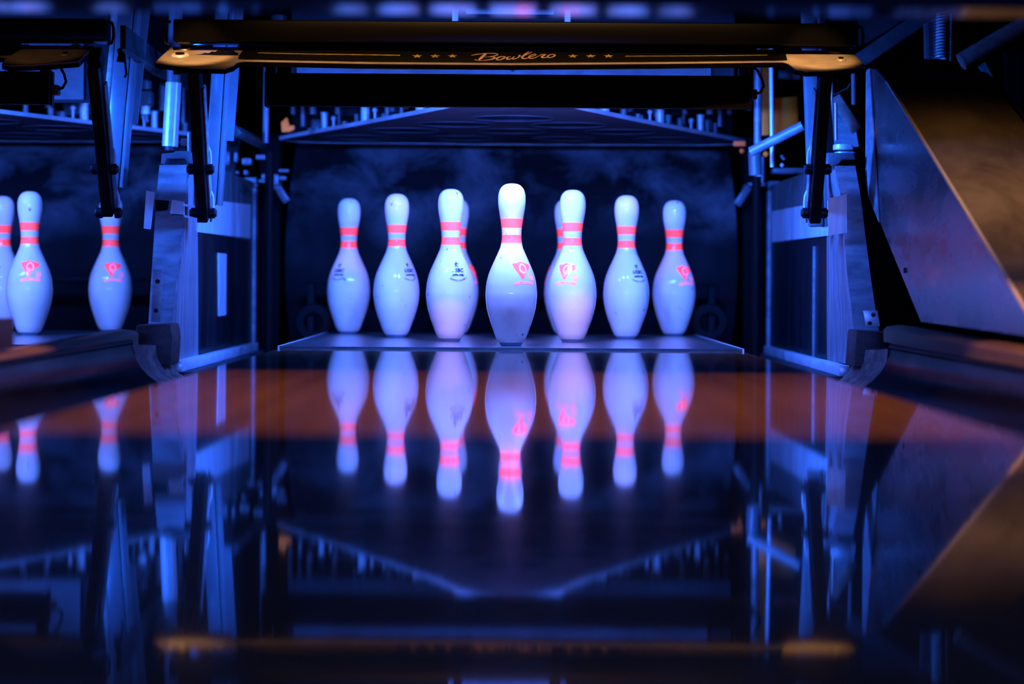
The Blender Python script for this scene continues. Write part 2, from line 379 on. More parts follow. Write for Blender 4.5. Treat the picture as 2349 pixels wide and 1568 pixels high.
def shift(vf, du, dv): return [(u+du, v+dv) for u, v in vf[0]], vf[1]
def arc(vf, du, dv, R):   # bend a text line: R>0 bulges up, R<0 sags
    out = []
    for u, v in vf[0]:
        a = u / abs(R)
        out.append((du + math.sin(a)*(abs(R)+(v if R>0 else -v)), dv + (math.cos(a)*(abs(R)+v)-abs(R) if R>0 else abs(R)-math.cos(a)*(abs(R)-v))))
    return out, vf[1]
tri = smooth_loop([(-.028,.0165),(-.029,.0125),(-.016,-.006),(-.0075,-.0185),(-.005,-.0205),(-.0025,-.018),(.006,-.005),(.0245,.0060),(.0285,.010),(.026,.0145),(.012,.0175),(.001,.0205),(-.009,.0205),(-.016,.0175)], 4)
tri_v = tri + [(-.002,.004)]; tri_f = [(i, (i+1)%len(tri), len(tri)) for i in range(len(tri))]
ring = ring_shape(-.001,.005,.0115,.0115,.0068,.0082)
stem = ([(-.003,.0015),(-.0005,.0015),(-.0015,-.0125),(-.0028,-.0125)], [(0,1,2,3)])
qtxt = arc(text_mesh('QUBICAAMF', .0082, 0, .0004, 1.05), -.001, -.0305, .07)
circ = ring_shape(.021,-.0155,.0078,.0078,.0062,.0062,20); ct = shift(text_mesh('Q', .009, 0, 0), .021, -.0187)
ZL = .176
def lift(vf): return [(u, v + ZL) for u, v in vf[0]], vf[1]
EMB = [(*lift((tri_v, tri_f)), 0, 0), (*lift(ring), 2, 1), (*lift(stem), 2, 1), (*lift(qtxt), 1, 0), (*lift(circ), 1, 0), (*lift(ct), 1, 0)]
star = star_shape(.0, .0155, .0092, .42); star2 = star_shape(.0022, .0146, .0032, .40)
usbc = shift(text_mesh('USBC', .0132, .35, .0008, 1.10), 0, -.0035)
appr = arc(text_mesh('APPROVED', .0062, .1, .0006, 1.0), .002, -.0125, .12)
plas = arc(text_mesh('PLASTIC COATED', .0054, 0, .00025, 1.0), .001, -.0262, -.036)
STM = [(*lift(star), 0, 0), (*lift(star2), 1, 1), (*lift(usbc), 0, 0), (*lift(appr), 0, 0), (*lift(plas), 0, 0)]

PZ = .0052
pin0 = thing('bowling_pin', 'white bowling pin', 'bowling pin', (0,0,0))
body = MB().lathe(FINE_M, n=64).build('pin_body', M['pin'], pin0, smooth=True)
body.data.set_sharp_from_angle(angle=math.radians(80))
MB().lathe([(0,0),(.88*IN,0),(.96*IN,.03*IN),(1.10*IN,.26*IN),(1.155*IN,.30*IN),(0,.30*IN)], n=48).build('base_ring', M['base'], pin0, smooth=True, label='grey ring at the foot')
wrap_on_pin('red_emblem', EMB, [M['red'], M['red_thin'], M['body_ink']], pin0)
st = wrap_on_pin('black_stamp', STM, [M['black_ink'], M['pin']], pin0)
st.data.transform(Matrix.Rotation(math.radians(180), 4, 'Z'))
D1 = 4.15; RW = .264
def spot(row, k, cx=0): return (cx + (k - row/2) * .3048, D1 + row * RW + (.012 if row == 3 else 0), PZ)
PINS = [ # (place, rotation, label)
 (spot(0,0), 34, 'brightest bowling pin standing alone at the front of the triangle, glaring white'),
 (spot(1,0), 180+21, 'bowling pin just left of the front pin, black stamp facing forward'),
 (spot(1,1), -17, 'bowling pin just right of the front pin, red emblem facing forward'),
 (spot(2,0), 180+45, 'second bowling pin from the left end of the centre triangle'),
 (spot(2,1), 95, 'bowling pin hidden almost wholly behind the front pin'),
 (spot(2,2), 180+33, 'second bowling pin from the right end of the centre triangle, black stamp on its right'),
 (spot(3,0), 180-29, 'dimmer bowling pin at the far left end of the centre triangle'),
 (spot(3,1), 80, 'blue bowling pin peeping out behind the pin left of the front pin'),
 (spot(3,2), -100, 'blue bowling pin peeping out behind the pin right of the front pin'),
 (spot(3,3), 34, 'dimmer bowling pin at the far right end, red emblem on its right side'),
 (spot(2,2,S2), 18, 'neighbouring lane bowling pin with red emblem, wholly in view near the left edge'),
 (spot(3,3,S2), 21, 'neighbouring lane bowling pin whose head is hidden by the black sweep arm'),
 (spot(3,2,S2), 180-10, 'neighbouring lane bowling pin cut off by the left edge of the picture'),
]
for i, (loc, rz, lab) in enumerate(PINS):
    o = pin0 if i == 0 else copy_tree(pin0)
    o.location = loc; o.rotation_euler = (0, 0, math.radians(rz)); o['label'] = lab
    o['group'] = 'pins of the centre lane' if i < 10 else 'pins of the neighbouring lane'

# ------------------------------------------------------------------ gutters, capping, liners, blocks
def gutter(sx, cx, label):
    r = thing('ball_gutter', label, 'gutter', (cx + sx*.655, 1.5, -.08))
    prof = []
    for i in range(17):
        t = i/16; a = math.pi*(t)                      # half round trough, outer lip higher
        x = .655 - .1235*math.cos(a); z = -.078*math.sin(a) + (-.004 if t < .5 else -.004 + .032*(t-.5)*2)
        prof.append((x, z))
    outer = [(x, z) for x, z in prof]; inner = [(.655 + (x-.655)*1.02, z - .006) for x, z in reversed(prof)]
    pts = [Vector((cx + sx*x, -2.0, z)) for x, z in outer + inner]
    mb = MB(); n = len(prof)
    for y in (-2.0, 3.62):
        mb.v += [Vector((p.x, y, p.z)) for p in pts]
    N = 2*n
    for i in range(N):
        j = (i+1) % N; mb.f.append((i, j, j+N, i+N)); mb.m.append(0)
    for i in range(n-1):
        mb.f.append((i, i+1, N-2-i, N-1-i)); mb.m.append(0); mb.f.append((N+i, N+i+1, N+N-2-i, N+N-1-i)); mb.m.append(0)
    mb.build('trough', M['trough'], r, smooth=True)
    # rolled outer lip
    MB().tube([(cx + sx*.781, y, .026) for y in (-2.0, 1, 3.62)], .006, 10).build('rolled_lip', M['trough'], r, smooth=True)
    return r
gutter(-1, 0, 'dark round gutter left of the glossy lane with pink glints')
gutter(1, 0, 'dark round gutter right of the glossy lane below the tall chute')

def liner(sx, label):
    r = thing('gutter_liner', label, 'gutter end', (sx*.655, 3.8, -.10))
    mb = MB(); n = 14; rows = []
    for y, dz in ((3.625, -.004), (3.80, -.012), (3.98, -.020)):
        row = []
        for i in range(n+1):
            t = i/n; a = math.pi*t
            row.append(Vector((sx*(.655 - .120*math.cos(a)), y, -.075*math.sin(a)**.8 + dz + (.026*(t-.5)*2 if t > .5 else 0) + .002*noise.noise(Vector((t*5, y*9, sx))))))
        rows.append(row)
    off = Vector((0,0,-.006)); A = [p for rw in rows for p in rw]; B = [p+off for p in A]; k = n+1
    fs = []
    for j in range(2):
        for i in range(n): fs.append((j*k+i, j*k+i+1, (j+1)*k+i+1, (j+1)*k+i)); fs.append(tuple(len(A)+q for q in (j*k+i, (j+1)*k+i, (j+1)*k+i+1, j*k+i+1)))
    for i in range(n): fs.append((i, i+1, len(A)+i+1, len(A)+i)); fs.append((2*k+i, 2*k+i+1, len(A)+2*k+i+1, len(A)+2*k+i))
    mb.add(A+B, fs); mb.build('liner_shell', M['leather'], r, smooth=True)
    return r
liner(-1, 'worn brown scuffed gutter end piece below the left wooden block')
liner(1, 'worn dark gutter end piece below the right wooden block')

def capping(x0, x1, zt, label, mt):
    r = thing('division_capping', label, 'capping', ((x0+x1)/2, 1.5, -.10))
    mb = MB(); ys = (-2.0, 1.5, 3.74); pts = []
    for y in ys:
        z = zt - .0125*max(0, 3.9-y)**.9
        pts.append([(x0, y, z-.034), (x0, y, z-.008), (x0+.008, y, z-.001), ((x0+x1)/2, y, z+.002), (x1-.008, y, z-.001), (x1, y, z-.008), (x1, y, z-.034)])
    k = 7
    A = [Vector(p) for rw in pts for p in rw]; fs = []
    for j in range(2):
        for i in range(k):
            q = (i+1) % k; fs.append((j*k+i, j*k+q, (j+1)*k+q, (j+1)*k+i))
    fs.append(tuple(range(k))); fs.append(tuple(range(2*k, 3*k)))
    mb.add(A, fs).build('capping_rail', mt, r, smooth=True)
    MB().box(min(x0,x1)+.018, max(x0,x1)-.018, -2.0, 3.70, -.30, zt-.085).build('support_rail', M['dark'], r)
    return r
capping(-.862, -.790, .050, 'brown rounded capping between the two lanes at the left', M['cap'])
capping(.790, .862, .070, 'dark rounded capping under the tall chute at the right', M['cap'])
o = MB().box(-.846, -.806, 2.72, 2.86, .043, .092).build('capping_clamp', mat('violet_grey_block', (.03,.03,.06), (.045,.04,.08), rough=.6), bevel=.003)
tag(o, 'small violet-grey block on the brown capping at the left picture edge', 'block')

def block(pts, d, th, label):
    q = [P(x, y, d) for x, y in pts]
    o = MB().prism(q, (0, th, 0)).build('wooden_block', M['wood'], bevel=.006); return tag(o, label, 'block')
block([(310,745),(392,742),(396,775),(392,838),(318,838)], 3.86, .10, 'dark worn wooden block at the foot of the left post')
block([(1964,757),(2046,762),(2049,840),(1958,842)], 3.86, .10, 'dark worn wooden block at the foot of the right post')

# ------------------------------------------------------------------ kickback walls with their posts
KX = .775
def on_side(px, py, sx, off=0.0):       # point on the inner face x = +-KX
    x, y = ideal(px, py); X = sx * (KX - off); d = F * X / x
    return Vector((X, d, CH - y*d/F))
def slab(pts, off, name, m, parent, bevel=0, label=None):
    return MB().prism(pts, off).build(name, m, parent, bevel=bevel, label=label)
def kickback(sx, label):
    r = thing('kickback', label, 'kickback', (sx*.80, 4.7, -.30))
    a, b = (KX, KX+.016) if sx > 0 else (-KX-.016, -KX)
    MB().box(a, b, 4.34, 5.62, -.30, .27).build('kick_plate', M['rubber'], r, label='black lower kick plate')
    MB().box(a, b, 4.34, 5.62, .272, .448).build('upper_board', M['ply'], r, label='scuffed upper board')
    MB().box(a - (.008 if sx > 0 else .010), b + (.010 if sx > 0 else .008), 5.28, 5.31, -.25, .46).build('edge_angle', M['steel'], r, label='thin steel angle on the board')
    return r
kl = kickback(-1, 'left kickback wall of the centre pit with taped boards and metal post')
kr = kickback(1, 'right kickback wall of the centre pit with taped boards and metal post')
# left post: face towards the viewer, and brushed strip folding in to the pit
def dz(y):   # the front edge leans back towards the top
    return 4.12 - .14*max(0, min(1, (y-350)/480))
ridgeL = [(436,378),(430,460),(421,560),(410,650),(401,752),(397,832)]
outL = [(366,378),(358,455),(352,560),(346,650),(340,745),(338,832)]
mb = MB()
f = [P(x, y, dz(y)) for x, y in ridgeL] + [P(x, y, dz(y)) for x, y in reversed(outL)]
n = len(ridgeL); back = Vector((0,.006,0))
vs = f + [p+back for p in f]; N = len(f); fs = []
for i in range(n-1): fs.append((i, i+1, N-2-i, N-1-i)); fs.append((N+i, N+N-1-i, N+N-2-i, N+i+1))
for i in range(N): fs.append((i, (i+1)%N, N+(i+1)%N, N+i))
mb.add(vs, fs).build('post_face', M['steel'], kl, label='dull steel post face')
def strip(ridge, inner, parent, th):
    n = len(ridge); A = [P(x, y, dz(y)) for x, y in ridge]; B = []
    for (x, y) in inner:
        B.append(P(x, y, 4.345))
    f = A + list(reversed(B)); N = len(f); off = Vector((th,0,0)); vs = f + [p+off for p in f]; fs = []
    for i in range(n-1): fs.append((i, i+1, N-2-i, N-1-i)); fs.append((N+i, N+N-1-i, N+N-2-i, N+i+1))
    for i in range(N): fs.append((i, (i+1)%N, N+(i+1)%N, N+i))
    return MB().add(vs, fs).build('post_strip', M['alu'], parent, label='brushed aluminium strip folding into the pit')
strip(ridgeL, [(450,378),(452,460),(454,560),(455,650),(455,752),(455,828)], kl, -.006)
# top cap of the left post with folded ears
slab([P(x,y,4.115) for x,y in ((371,352),(398,350),(402,346),(430,346),(441,352),(441,374),(432,376),(424,364),(382,364),(374,376),(369,376))], (0,.05,0), 'post_cap', M['paint'], kl, .0015)
# hinge plate and dark gap on the left post
slab([P(x,y,4.0) for x,y in ((352,618),(374,618),(369,738),(347,738))], (0,-.004,0), 'hinge_plate', M['steel'], kl, .001, 'narrow steel hinge plate low on the post')
for (x, y) in ((362,645),(358,712)):
    p = P(x, y, 3.995); MB().cyl(p, p + Vector((0,-.004,0)), .005, 12).build('screw', M['blackm'], kl)
# tapes on the left
slab([P(x,y,4.045) for x,y in ((336,437),(356,441),(346,526),(330,524))], (0,-.003,0), 'tape', M['tape'], kl, label='loose vertical strip of grey tape at the outer edge')
slab([P(x,y,4.05) for x,y in ((395,458),(424,463),(424,492),(391,490))], (0,-.005,0), 'tape', M['tape'], kl, label='small crumpled tape scrap')
slab([P(x,y,4.045) for x,y in ((421,466),(446,471),(446,476),(421,473))], (0,-.004,0), 'tape', M['tape'], kl)
slab([P(x,y,4.045) for x,y in ((421,492),(452,500),(452,530),(446,530),(446,504),(424,498))], (0,-.004,0), 'tape', M['tape'], kl)
slab([P(x,y,4.06) for x,y in ((355,458),(388,460),(384,481),(358,484))], (0,-.003,0), 'slot', M['black'], kl, label='dark slot in the post face')
slab([on_side(x,y,-1,.003) for x,y in ((452,455),(575,469),(574,546),(446,531))], (-.003,0,0), 'tape', M['tape'], kl, label='wide grey tape across the inner board')
slab([on_side(x,y,-1,.003) for x,y in ((502,580),(520,582),(519,722),(503,725))], (-.003,0,0), 'tape', M['tape'], kl, label='narrow upright tape strip on the black kick plate')
# right post
ridgeR = [(1914,380),(1930,455),(1936,540),(1945,640),(1955,720),(1961,780),(1959,836)]
outR = [(1962,380),(1975,455),(1985,540),(1998,640),(2010,720),(2020,780),(2022,836)]
f = [P(x, y, dz(y)) for x, y in ridgeR] + [P(x, y, dz(y)) for x, y in reversed(outR)]
n = len(ridgeR); N = len(f); vs = f + [p+back for p in f]; fs = []
for i in range(n-1): fs.append((i, i+1, N-2-i, N-1-i)); fs.append((N+i, N+N-1-i, N+N-2-i, N+i+1))
for i in range(N): fs.append((i, (i+1)%N, N+(i+1)%N, N+i))
MB().add(vs, fs).build('post_face', M['steel'], kr, label='dull steel post face')
strip(ridgeR, [(1895,380),(1895,455),(1896,540),(1896,640),(1896,720),(1896,780),(1896,828)], kr, .006)
slab([P(x,y,4.11) for x,y in ((1897,350),(1958,350),(1962,366),(1932,366),(1924,376),(1906,384),(1900,382))], (0,.05,0), 'post_cap', M['paint'], kr, .0015)
slab([P(x,y,3.985) for x,y in ((1979,712),(2012,712),(2018,748),(1986,749))], (0,-.005,0), 'bracket_plate', M['bright'], kr, .001, 'small bright bracket plate with two screws')
for (x, y) in ((2003,722),(1995,741)):
    p = P(x, y, 3.979); MB().cyl(p, p + Vector((0,-.004,0)), .0045, 12).build('screw', M['blackm'], kr)
slab([on_side(x,y,1,.004) for x,y in ((1770,485),(1899,460),(1899,540),(1770,555))], (.003,0,0), 'tape', M['tape'], kr, label='wide grey tape across the inner board')
slab([P(x,y,4.075-.0) + Vector((0,-.02,0)) for x,y in ((1896,456),(1938,446),(1939,534),(1896,541))], (0,-.003,0), 'tape', M['tape'], kr, label='bright end of the wide tape on the post')
MB().box(KX-.006, KX, 4.50, 4.503, -.1, .25).build('scratch_line', M['steel'], kr)
# flat floor channels beside the decks, with bright ledges
for sx, lb in ((-1,'left'),(1,'right')):
    r = thing('flat_channel', 'steel floor channel between the pin deck and the %s kickback wall' % lb, 'channel', (sx*.65, 4.6, -.12))
    xa, xb = sorted((sx*.533, sx*.768))
    MB().box(xa, xb, 4.0, 5.3, -.062, -.055).build('channel_floor', M['dark'], r)
    xa, xb = sorted((sx*.745, sx*.770))
    MB().box(xa, xb, 4.0, 5.2, -.055, -.030).build('ledge', M['bright'], r, bevel=.003, label='bright ledge along the wall')

# ------------------------------------------------------------------ pit at the back
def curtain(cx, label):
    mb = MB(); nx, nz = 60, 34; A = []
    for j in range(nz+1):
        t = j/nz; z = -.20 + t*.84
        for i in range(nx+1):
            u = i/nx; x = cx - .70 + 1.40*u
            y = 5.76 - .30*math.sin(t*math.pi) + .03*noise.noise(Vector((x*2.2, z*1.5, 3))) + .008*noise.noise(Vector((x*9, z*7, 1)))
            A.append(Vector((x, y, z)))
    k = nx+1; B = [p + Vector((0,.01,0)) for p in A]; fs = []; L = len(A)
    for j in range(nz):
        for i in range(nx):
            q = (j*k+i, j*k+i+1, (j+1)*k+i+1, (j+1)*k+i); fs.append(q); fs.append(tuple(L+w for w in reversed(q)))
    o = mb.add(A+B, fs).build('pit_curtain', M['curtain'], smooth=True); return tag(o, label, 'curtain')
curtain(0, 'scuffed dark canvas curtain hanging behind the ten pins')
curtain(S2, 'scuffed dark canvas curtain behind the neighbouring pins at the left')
for cx, lb in ((0,'behind the centre pins'),(S2,'behind the neighbouring pins')):
    r = thing('pit_transport', 'dark ball transport with rollers low in the pit ' + lb, 'machine', (cx, 5.40, -.2))
    MB().box(cx-.62, cx+.62, 5.26, 5.31, .147, .159).build('cross_bar', M['board'], r, bevel=.003)
    for s in (-1, 1):
        c = P(1173+s*452, 738, 5.26); c.x += cx
        MB().lathe([(.030,-.02),(.052,-.02),(.056,-.012),(.056,.012),(.052,.02),(.030,.02),(.030,-.02)], c, 28, 'y').build('roller', M['board'], r, smooth=True)
    for s in (-1, 1):
        MB().box(cx+s*.60-.01, cx+s*.60+.01, 5.27, 5.31, -.2, .147).build('upright', M['board'], r, bevel=.002)
for sx, lb in ((-1,'left'),(1,'right')):
    r = thing('pit_post', 'black upright post at the %s side of the curtain' % lb, 'post', (sx*.715, 5.2, -.30))
    xa, xb = sorted((sx*.702, sx*.765)); MB().box(xa, xb, 5.34, 5.40, -.30, .60).build('post_body', M['black'], r, bevel=.004)
    MB().box(sx*.72-.025, sx*.72+.025, 5.18, 5.33, .44, .45).build('foot_flange', M['paint'], r, bevel=.002)
    if sx > 0:
        MB().cyl((sx*.735,5.24,.45),(sx*.735,5.24,.53),.014).build('clevis', M['bright'], r, smooth=True)
    mb = MB().beam((sx*.70,5.22,.44),(sx*.665,5.22,.385),.022,.02); mb.build('hook', M['paint'], r, bevel=.003)

# ------------------------------------------------------------------ pinsetter above the deck
def pinsetter(cx, label, sheet_z=.634):
    r = thing('pinsetter', label, 'pinsetter', (cx, 4.8, .58))
    zt, zb = .587, .578
    outline = smooth_loop([(-.60,4.86+.56),(-.69,5.36),(-.67,5.27),(-.40,4.78),(-.165,4.33),(-.115,4.19),(-.055,4.145),(.055,4.145),(.115,4.19),(.165,4.33),(.40,4.78),(.67,5.27),(.69,5.36),(.60,5.42),(.3,5.44),(0,5.45),(-.3,5.44)], 3)
    hp = [(0,4.57,.105)] + [(q*.152,4.755,.100) for q in (-1,1)] + [(q*.3048,4.955,.098) for q in (-1,0,1)] + [(q*.1524,5.21,.096) for q in (-3,-1,1,3)]
    cu = bpy.data.curves.new('plate', 'CURVE'); cu.dimensions = '2D'; cu.fill_mode = 'BOTH'
    def loop(pts):
        sp = cu.splines.new('POLY'); sp.points.add(len(pts)-1); sp.use_cyclic_u = True
        for p_, (x, y) in zip(sp.points, pts): p_.co = (x, y-4.8, 0, 1)
    loop(outline)
    for hx, hy, hr in hp: loop([(hx + hr*math.cos(2*math.pi*i/40), hy + hr*.78*math.sin(2*math.pi*i/40)) for i in range(40)])
    cu.extrude = (zt-zb)/2
    co_ = bpy.data.objects.new('plate', cu); COL.objects.link(co_); dg = bpy.context.evaluated_depsgraph_get(); dg.update()
    me = bpy.data.meshes.new_from_object(co_.evaluated_get(dg)); bpy.data.objects.remove(co_); bpy.data.curves.remove(cu)
    me.transform(Matrix.Translation((0, 0, (zt+zb)/2-.58))); me.materials.clear(); me.materials.append(M['deckplate'])
    o = bpy.data.objects.new('deck_plate', me); COL.objects.link(o); o.parent = r
    # bright rolled rim round the plate edge
    edge = [Vector((cx + x, y, (zt+zb)/2)) for x, y in outline]; mb = MB(); N = len(edge); fs = []
    c = Vector((cx, 4.95, 0)); vs = []
    for i, p in enumerate(edge):
        t = (edge[(i+1)%N] - edge[i-1]).normalized(); nrm = Vector((t.y, -t.x, 0))
        if nrm.dot(p - c) < 0: nrm = -nrm
        for a, z in ((0,zb-.0005),(.005,zb-.0005),(.005,zt+.001),(0,zt+.001)):
            q = p + nrm*a; vs.append(Vector((q.x, q.y, z)))
    for i in range(N):
        j = (i+1)%N
        for k in range(4): fs.append((i*4+k, i*4+(k+1)%4, j*4+(k+1)%4, j*4+k))
    mb.add(vs, fs).build('edge_rim', M['bright'], r, label='bright edge rim of the plate')
    # rims of the holes
    for hx, hy, hr in hp:
        g = MB(); pr = [(hr,zb-.0015),(hr+.003,zb-.0015),(hr+.003,zt+.003),(hr,zt+.003),(hr,zb-.0015)]; g.lathe(pr, (0,0,0), 40)
        for v in g.v: v.y *= .78; v.x += cx+hx; v.y += hy
        g.build('hole_ring', M['deckplate'], r, smooth=True)
    # spotting mechanisms standing on the plate along its two edges
    def station(x, y, s, k):
        g = MB()
        g.cyl((x, y, zt), (x, y, zt+.048), .0145*k, 20).cyl((x, y, zt+.048), (x, y, zt+.054), .017*k, 20)
        o = g.build('spotting_cylinder', M['bright'], r, smooth=True)
        g = MB().box(x-s*.060-.015*k, x-s*.060+.015*k, y-.03, y+.01, zt, zt+.030*k)
        g.build('bearing_block', M['steel'], r, bevel=.003)
        MB().lathe([(.006,-.004),(.012,-.004),(.012,.004),(.006,.004),(.006,-.004)], (x-s*.083, y-.01, zt+.016), 20, 'x').build('coil_ring', M['steel'], r, smooth=True)
        MB().cyl((x-s*.028, y-.01, zt), (x-s*.028, y-.01, zt+.032), .0038, 10).sphere((x-s*.028, y-.01, zt+.036), .0075).build('ball_stud', M['bright'], r, smooth=True)
    for s in (-1, 1):
        for t, k in ((.18,1.0),(.52,.85),(.80,.65)):
            x = s*(.165 + (.665-.165)*t); y = 4.33 + (5.27-4.33)*t + .03
            station(cx + x - s*.02, y, s, k)
        for t in (.33,.42,.62,.70,.9,.96):
            x = cx + s*(.15 + (.66-.165)*t) - s*.02; y = 4.36 + .94*t
            h = .018 + .03*random.random()
            MB().cyl((x, y, zt), (x, y, zt+h), .006 + .004*random.random(), 12).build('bolt', M['steel'], r, smooth=True)
    # linkages above, hanging from the frame
    for s in (-1, 1):
        for (px, py0, py1, w, d) in ((352,255,238,9,4.95),(395,240,285,7,5.1),(398,236,262,14,5.0),(455,250,262,16,5.1),(478,240,290,10,5.2),(500,244,262,12,5.25),(272,236,256,16,4.8),(240,236,250,10,4.75),(330,246,268,8,5.0)):
            a = P(CX + s*px, py0-20, d); b = P(CX + s*px, py1, d); a.x += cx; b.x += cx; a.z += .04
            MB().cyl(a, b, w/2/F*d, 12).build('hanger_rod', M['steel'], r, smooth=True)
    for s in (-1, 1):
        a = P(CX+s*250, 262, 5.0); b = P(CX+s*395, 250, 5.15); a.x += cx; b.x += cx
        MB().beam(a, b, .035, .02).build('link_bar', M['dark'], r, bevel=.003)
        a = P(CX+s*445, 276, 5.25); a.x += cx
        MB().box(a.x-.018, a.x+.018, 5.235, 5.27, a.z-.03, a.z+.002).build('bearing_block', M['paint'], r, bevel=.004)
    MB().cyl((cx, 4.60, .63), (cx, 4.60, .80), .05, 28).build('centre_hub', M['steel'], r, smooth=True)
    for s in (-1, 1):
        MB().beam((cx+s*.09, 4.50, .640), (cx-s*.04, 4.66, .655), .012, .010, (0,0,1)).build('gripper_arm', M['bright'], r, bevel=.002)
        MB().beam((cx+s*.20, 4.72, .640), (cx+s*.10, 4.80, .65), .012, .010, (0,0,1)).build('gripper_arm', M['bright'], r, bevel=.002)
        MB().sphere((cx+s*.05, 4.535, .632), .009).build('pivot_ball', M['bright'], r, smooth=True)
    MB().box(cx-.70, cx+.70, 5.62, 5.64, .62, 1.1).build('rear_panel', M['board'], r)
    # front sheet above
    g = MB().box(cx-.545, cx+.50, 4.45, 4.456, sheet_z, .775)
    g.build('front_sheet', M['sheet'], r, label='pale blue-lit front sheet of the machine')
    MB().box(cx-.56, cx+.56, 4.462, 4.468, .60, 1.2).build('upper_panel', M['board'], r)
    for px in (1044, 1302):
        a = P(px, 36, 4.44); a.x += cx; MB().box(a.x-.007, a.x+.007, 4.438, 4.449, a.z-.03, a.z+.05).build('paper_tab', M['tape'], r)
    a = P(1170, 28, 4.44); a.x += cx
    MB().box(a.x-.11, a.x+.11, 4.438, 4.449, a.z-.003, a.z+.06).build('notice_sheet', M['tape'], r)
    MB().cyl((cx, 4.449, .690), (cx, 4.440, .690), .006, 12).build('sheet_screw', M['blackm'], r)
    return r
pinsetter(0, 'pinsetter with holed plate hanging above the centre pins')
pinsetter(S2, 'neighbouring pinsetter with holed plate at the upper left edge', .607)

# ------------------------------------------------------------------ black lamp hood in front of the pins
def lamp_hood(cx, label):
    r = thing('lamp_hood', label, 'lamp hood', (cx, 3.85, .56))
    sec = [(3.925,.5435),(3.930,.617),(3.950,.617),(3.945,.5435)]
    xa, xb = cx-.552, cx+.533
    g = MB().prism([(xa,y,z) for y,z in sec], (xb-xa,0,0))
    for i in range(7):                                   # fine ribs along the lower face
        t = .06 + i*.055; y = 3.9252 + .005*t; z = .5435 + .0735*t
        g.box(xa+.01, xb-.01, y-.0012, y+.003, z-.0006, z+.0022)
    g.build('hood_profile', M['black'], r)
    for x, w in ((xa, .006), (xb-.006, .006)):
        MB().prism([(x,y,z) for y,z in ((3.921,.542),(3.921,.619),(3.965,.619),(3.965,.542))], (w,0,0)).build('end_cap', M['blackm'], r, bevel=.001)
    MB().cyl((xa+.02, 3.962, .600), (xb-.02, 3.962, .600), .006, 12).build('lamp_tube', M['gloss'], r)
    pts = [P(1722,152,3.95), P(1737,160,3.95), P(1748,182,3.95), P(1752,198,3.95), P(1744,212,3.95), P(1732,216,3.95)]
    MB().tube([p + Vector((cx,0,0)) for p in pts], .0032, 8).build('cable', M['black'], r, smooth=True)
    a = P(1730,216,3.95); a.x += cx
    MB().box(a.x-.010, a.x+.006, 3.94, 3.965, a.z-.012, a.z+.010).build('connector', M['rust'], r, bevel=.002)
    for px in (622, 1706):
        a = P(px, 160, 3.95); a.x += cx
        MB().box(a.x-.012, a.x+.012, 3.94, 3.96, a.z-.028, a.z+.02).build('hanger', M['blackm'], r, bevel=.003)
    return r
lamp_hood(0, 'long black ribbed lamp hood across the top of the centre pit')
h2 = lamp_hood(S2+.02, 'end of the neighbouring black lamp hood at the left picture edge')

# ------------------------------------------------------------------ sweep: sloping board, top bar, arms
BD0, BZ0, BM = 3.76, .609, .342
def bp(px, py, lift_=0.0):
    p = on_plane(px, py, BD0, BZ0, BM); p.z += lift_; return p
def flat_on_board(polys, name, m, parent, lift_, th, dx=0, bev=0):
    g = MB()
    for pl in polys:
        q = [bp(x, y, lift_) + Vector((dx,0,0)) for x, y in pl]; g.prism(q, (0, -.0*th, -th))
    return g.build(name, m, parent, bevel=bev)
def ribbon(pts, ws, lift_, g, dx=0, sx=1/9.396, ox=1060, oy=100):
    n = len(pts); L = []; R = []
    for i in range(n):
        a = pts[max(i-1,0)]; b = pts[min(i+1,n-1)]; tx, ty = b[0]-a[0], b[1]-a[1]; l = math.hypot(tx, ty) or 1
        w = ws[i] if isinstance(ws, (list,tuple)) else ws
        nx, ny = -ty/l*w/2, tx/l*w/2*.62
        L.append((pts[i][0]+nx, pts[i][1]+ny)); R.append((pts[i][0]-nx, pts[i][1]-ny))
    vs = [bp(ox+x*sx, oy+y*sx, lift_) + Vector((dx,0,0)) for x, y in L + R]
    g.add(vs, [(i, i+1, n+i+1, n+i) for i in range(n-1)])
def spl(pts, k=5):
    out = []
    for i in range(len(pts)-1):
        p0 = pts[max(i-1,0)]; p1 = pts[i]; p2 = pts[i+1]; p3 = pts[min(i+2,len(pts)-1)]
        for j in range(k):
            t = j/k
            out.append(tuple(.5*((2*p1[a]) + (-p0[a]+p2[a])*t + (2*p0[a]-5*p1[a]+4*p2[a]-p3[a])*t*t + (-p0[a]+3*p1[a]-3*p2[a]+p3[a])*t**3) for a in range(len(p1))))
    out.append(pts[-1]); return out

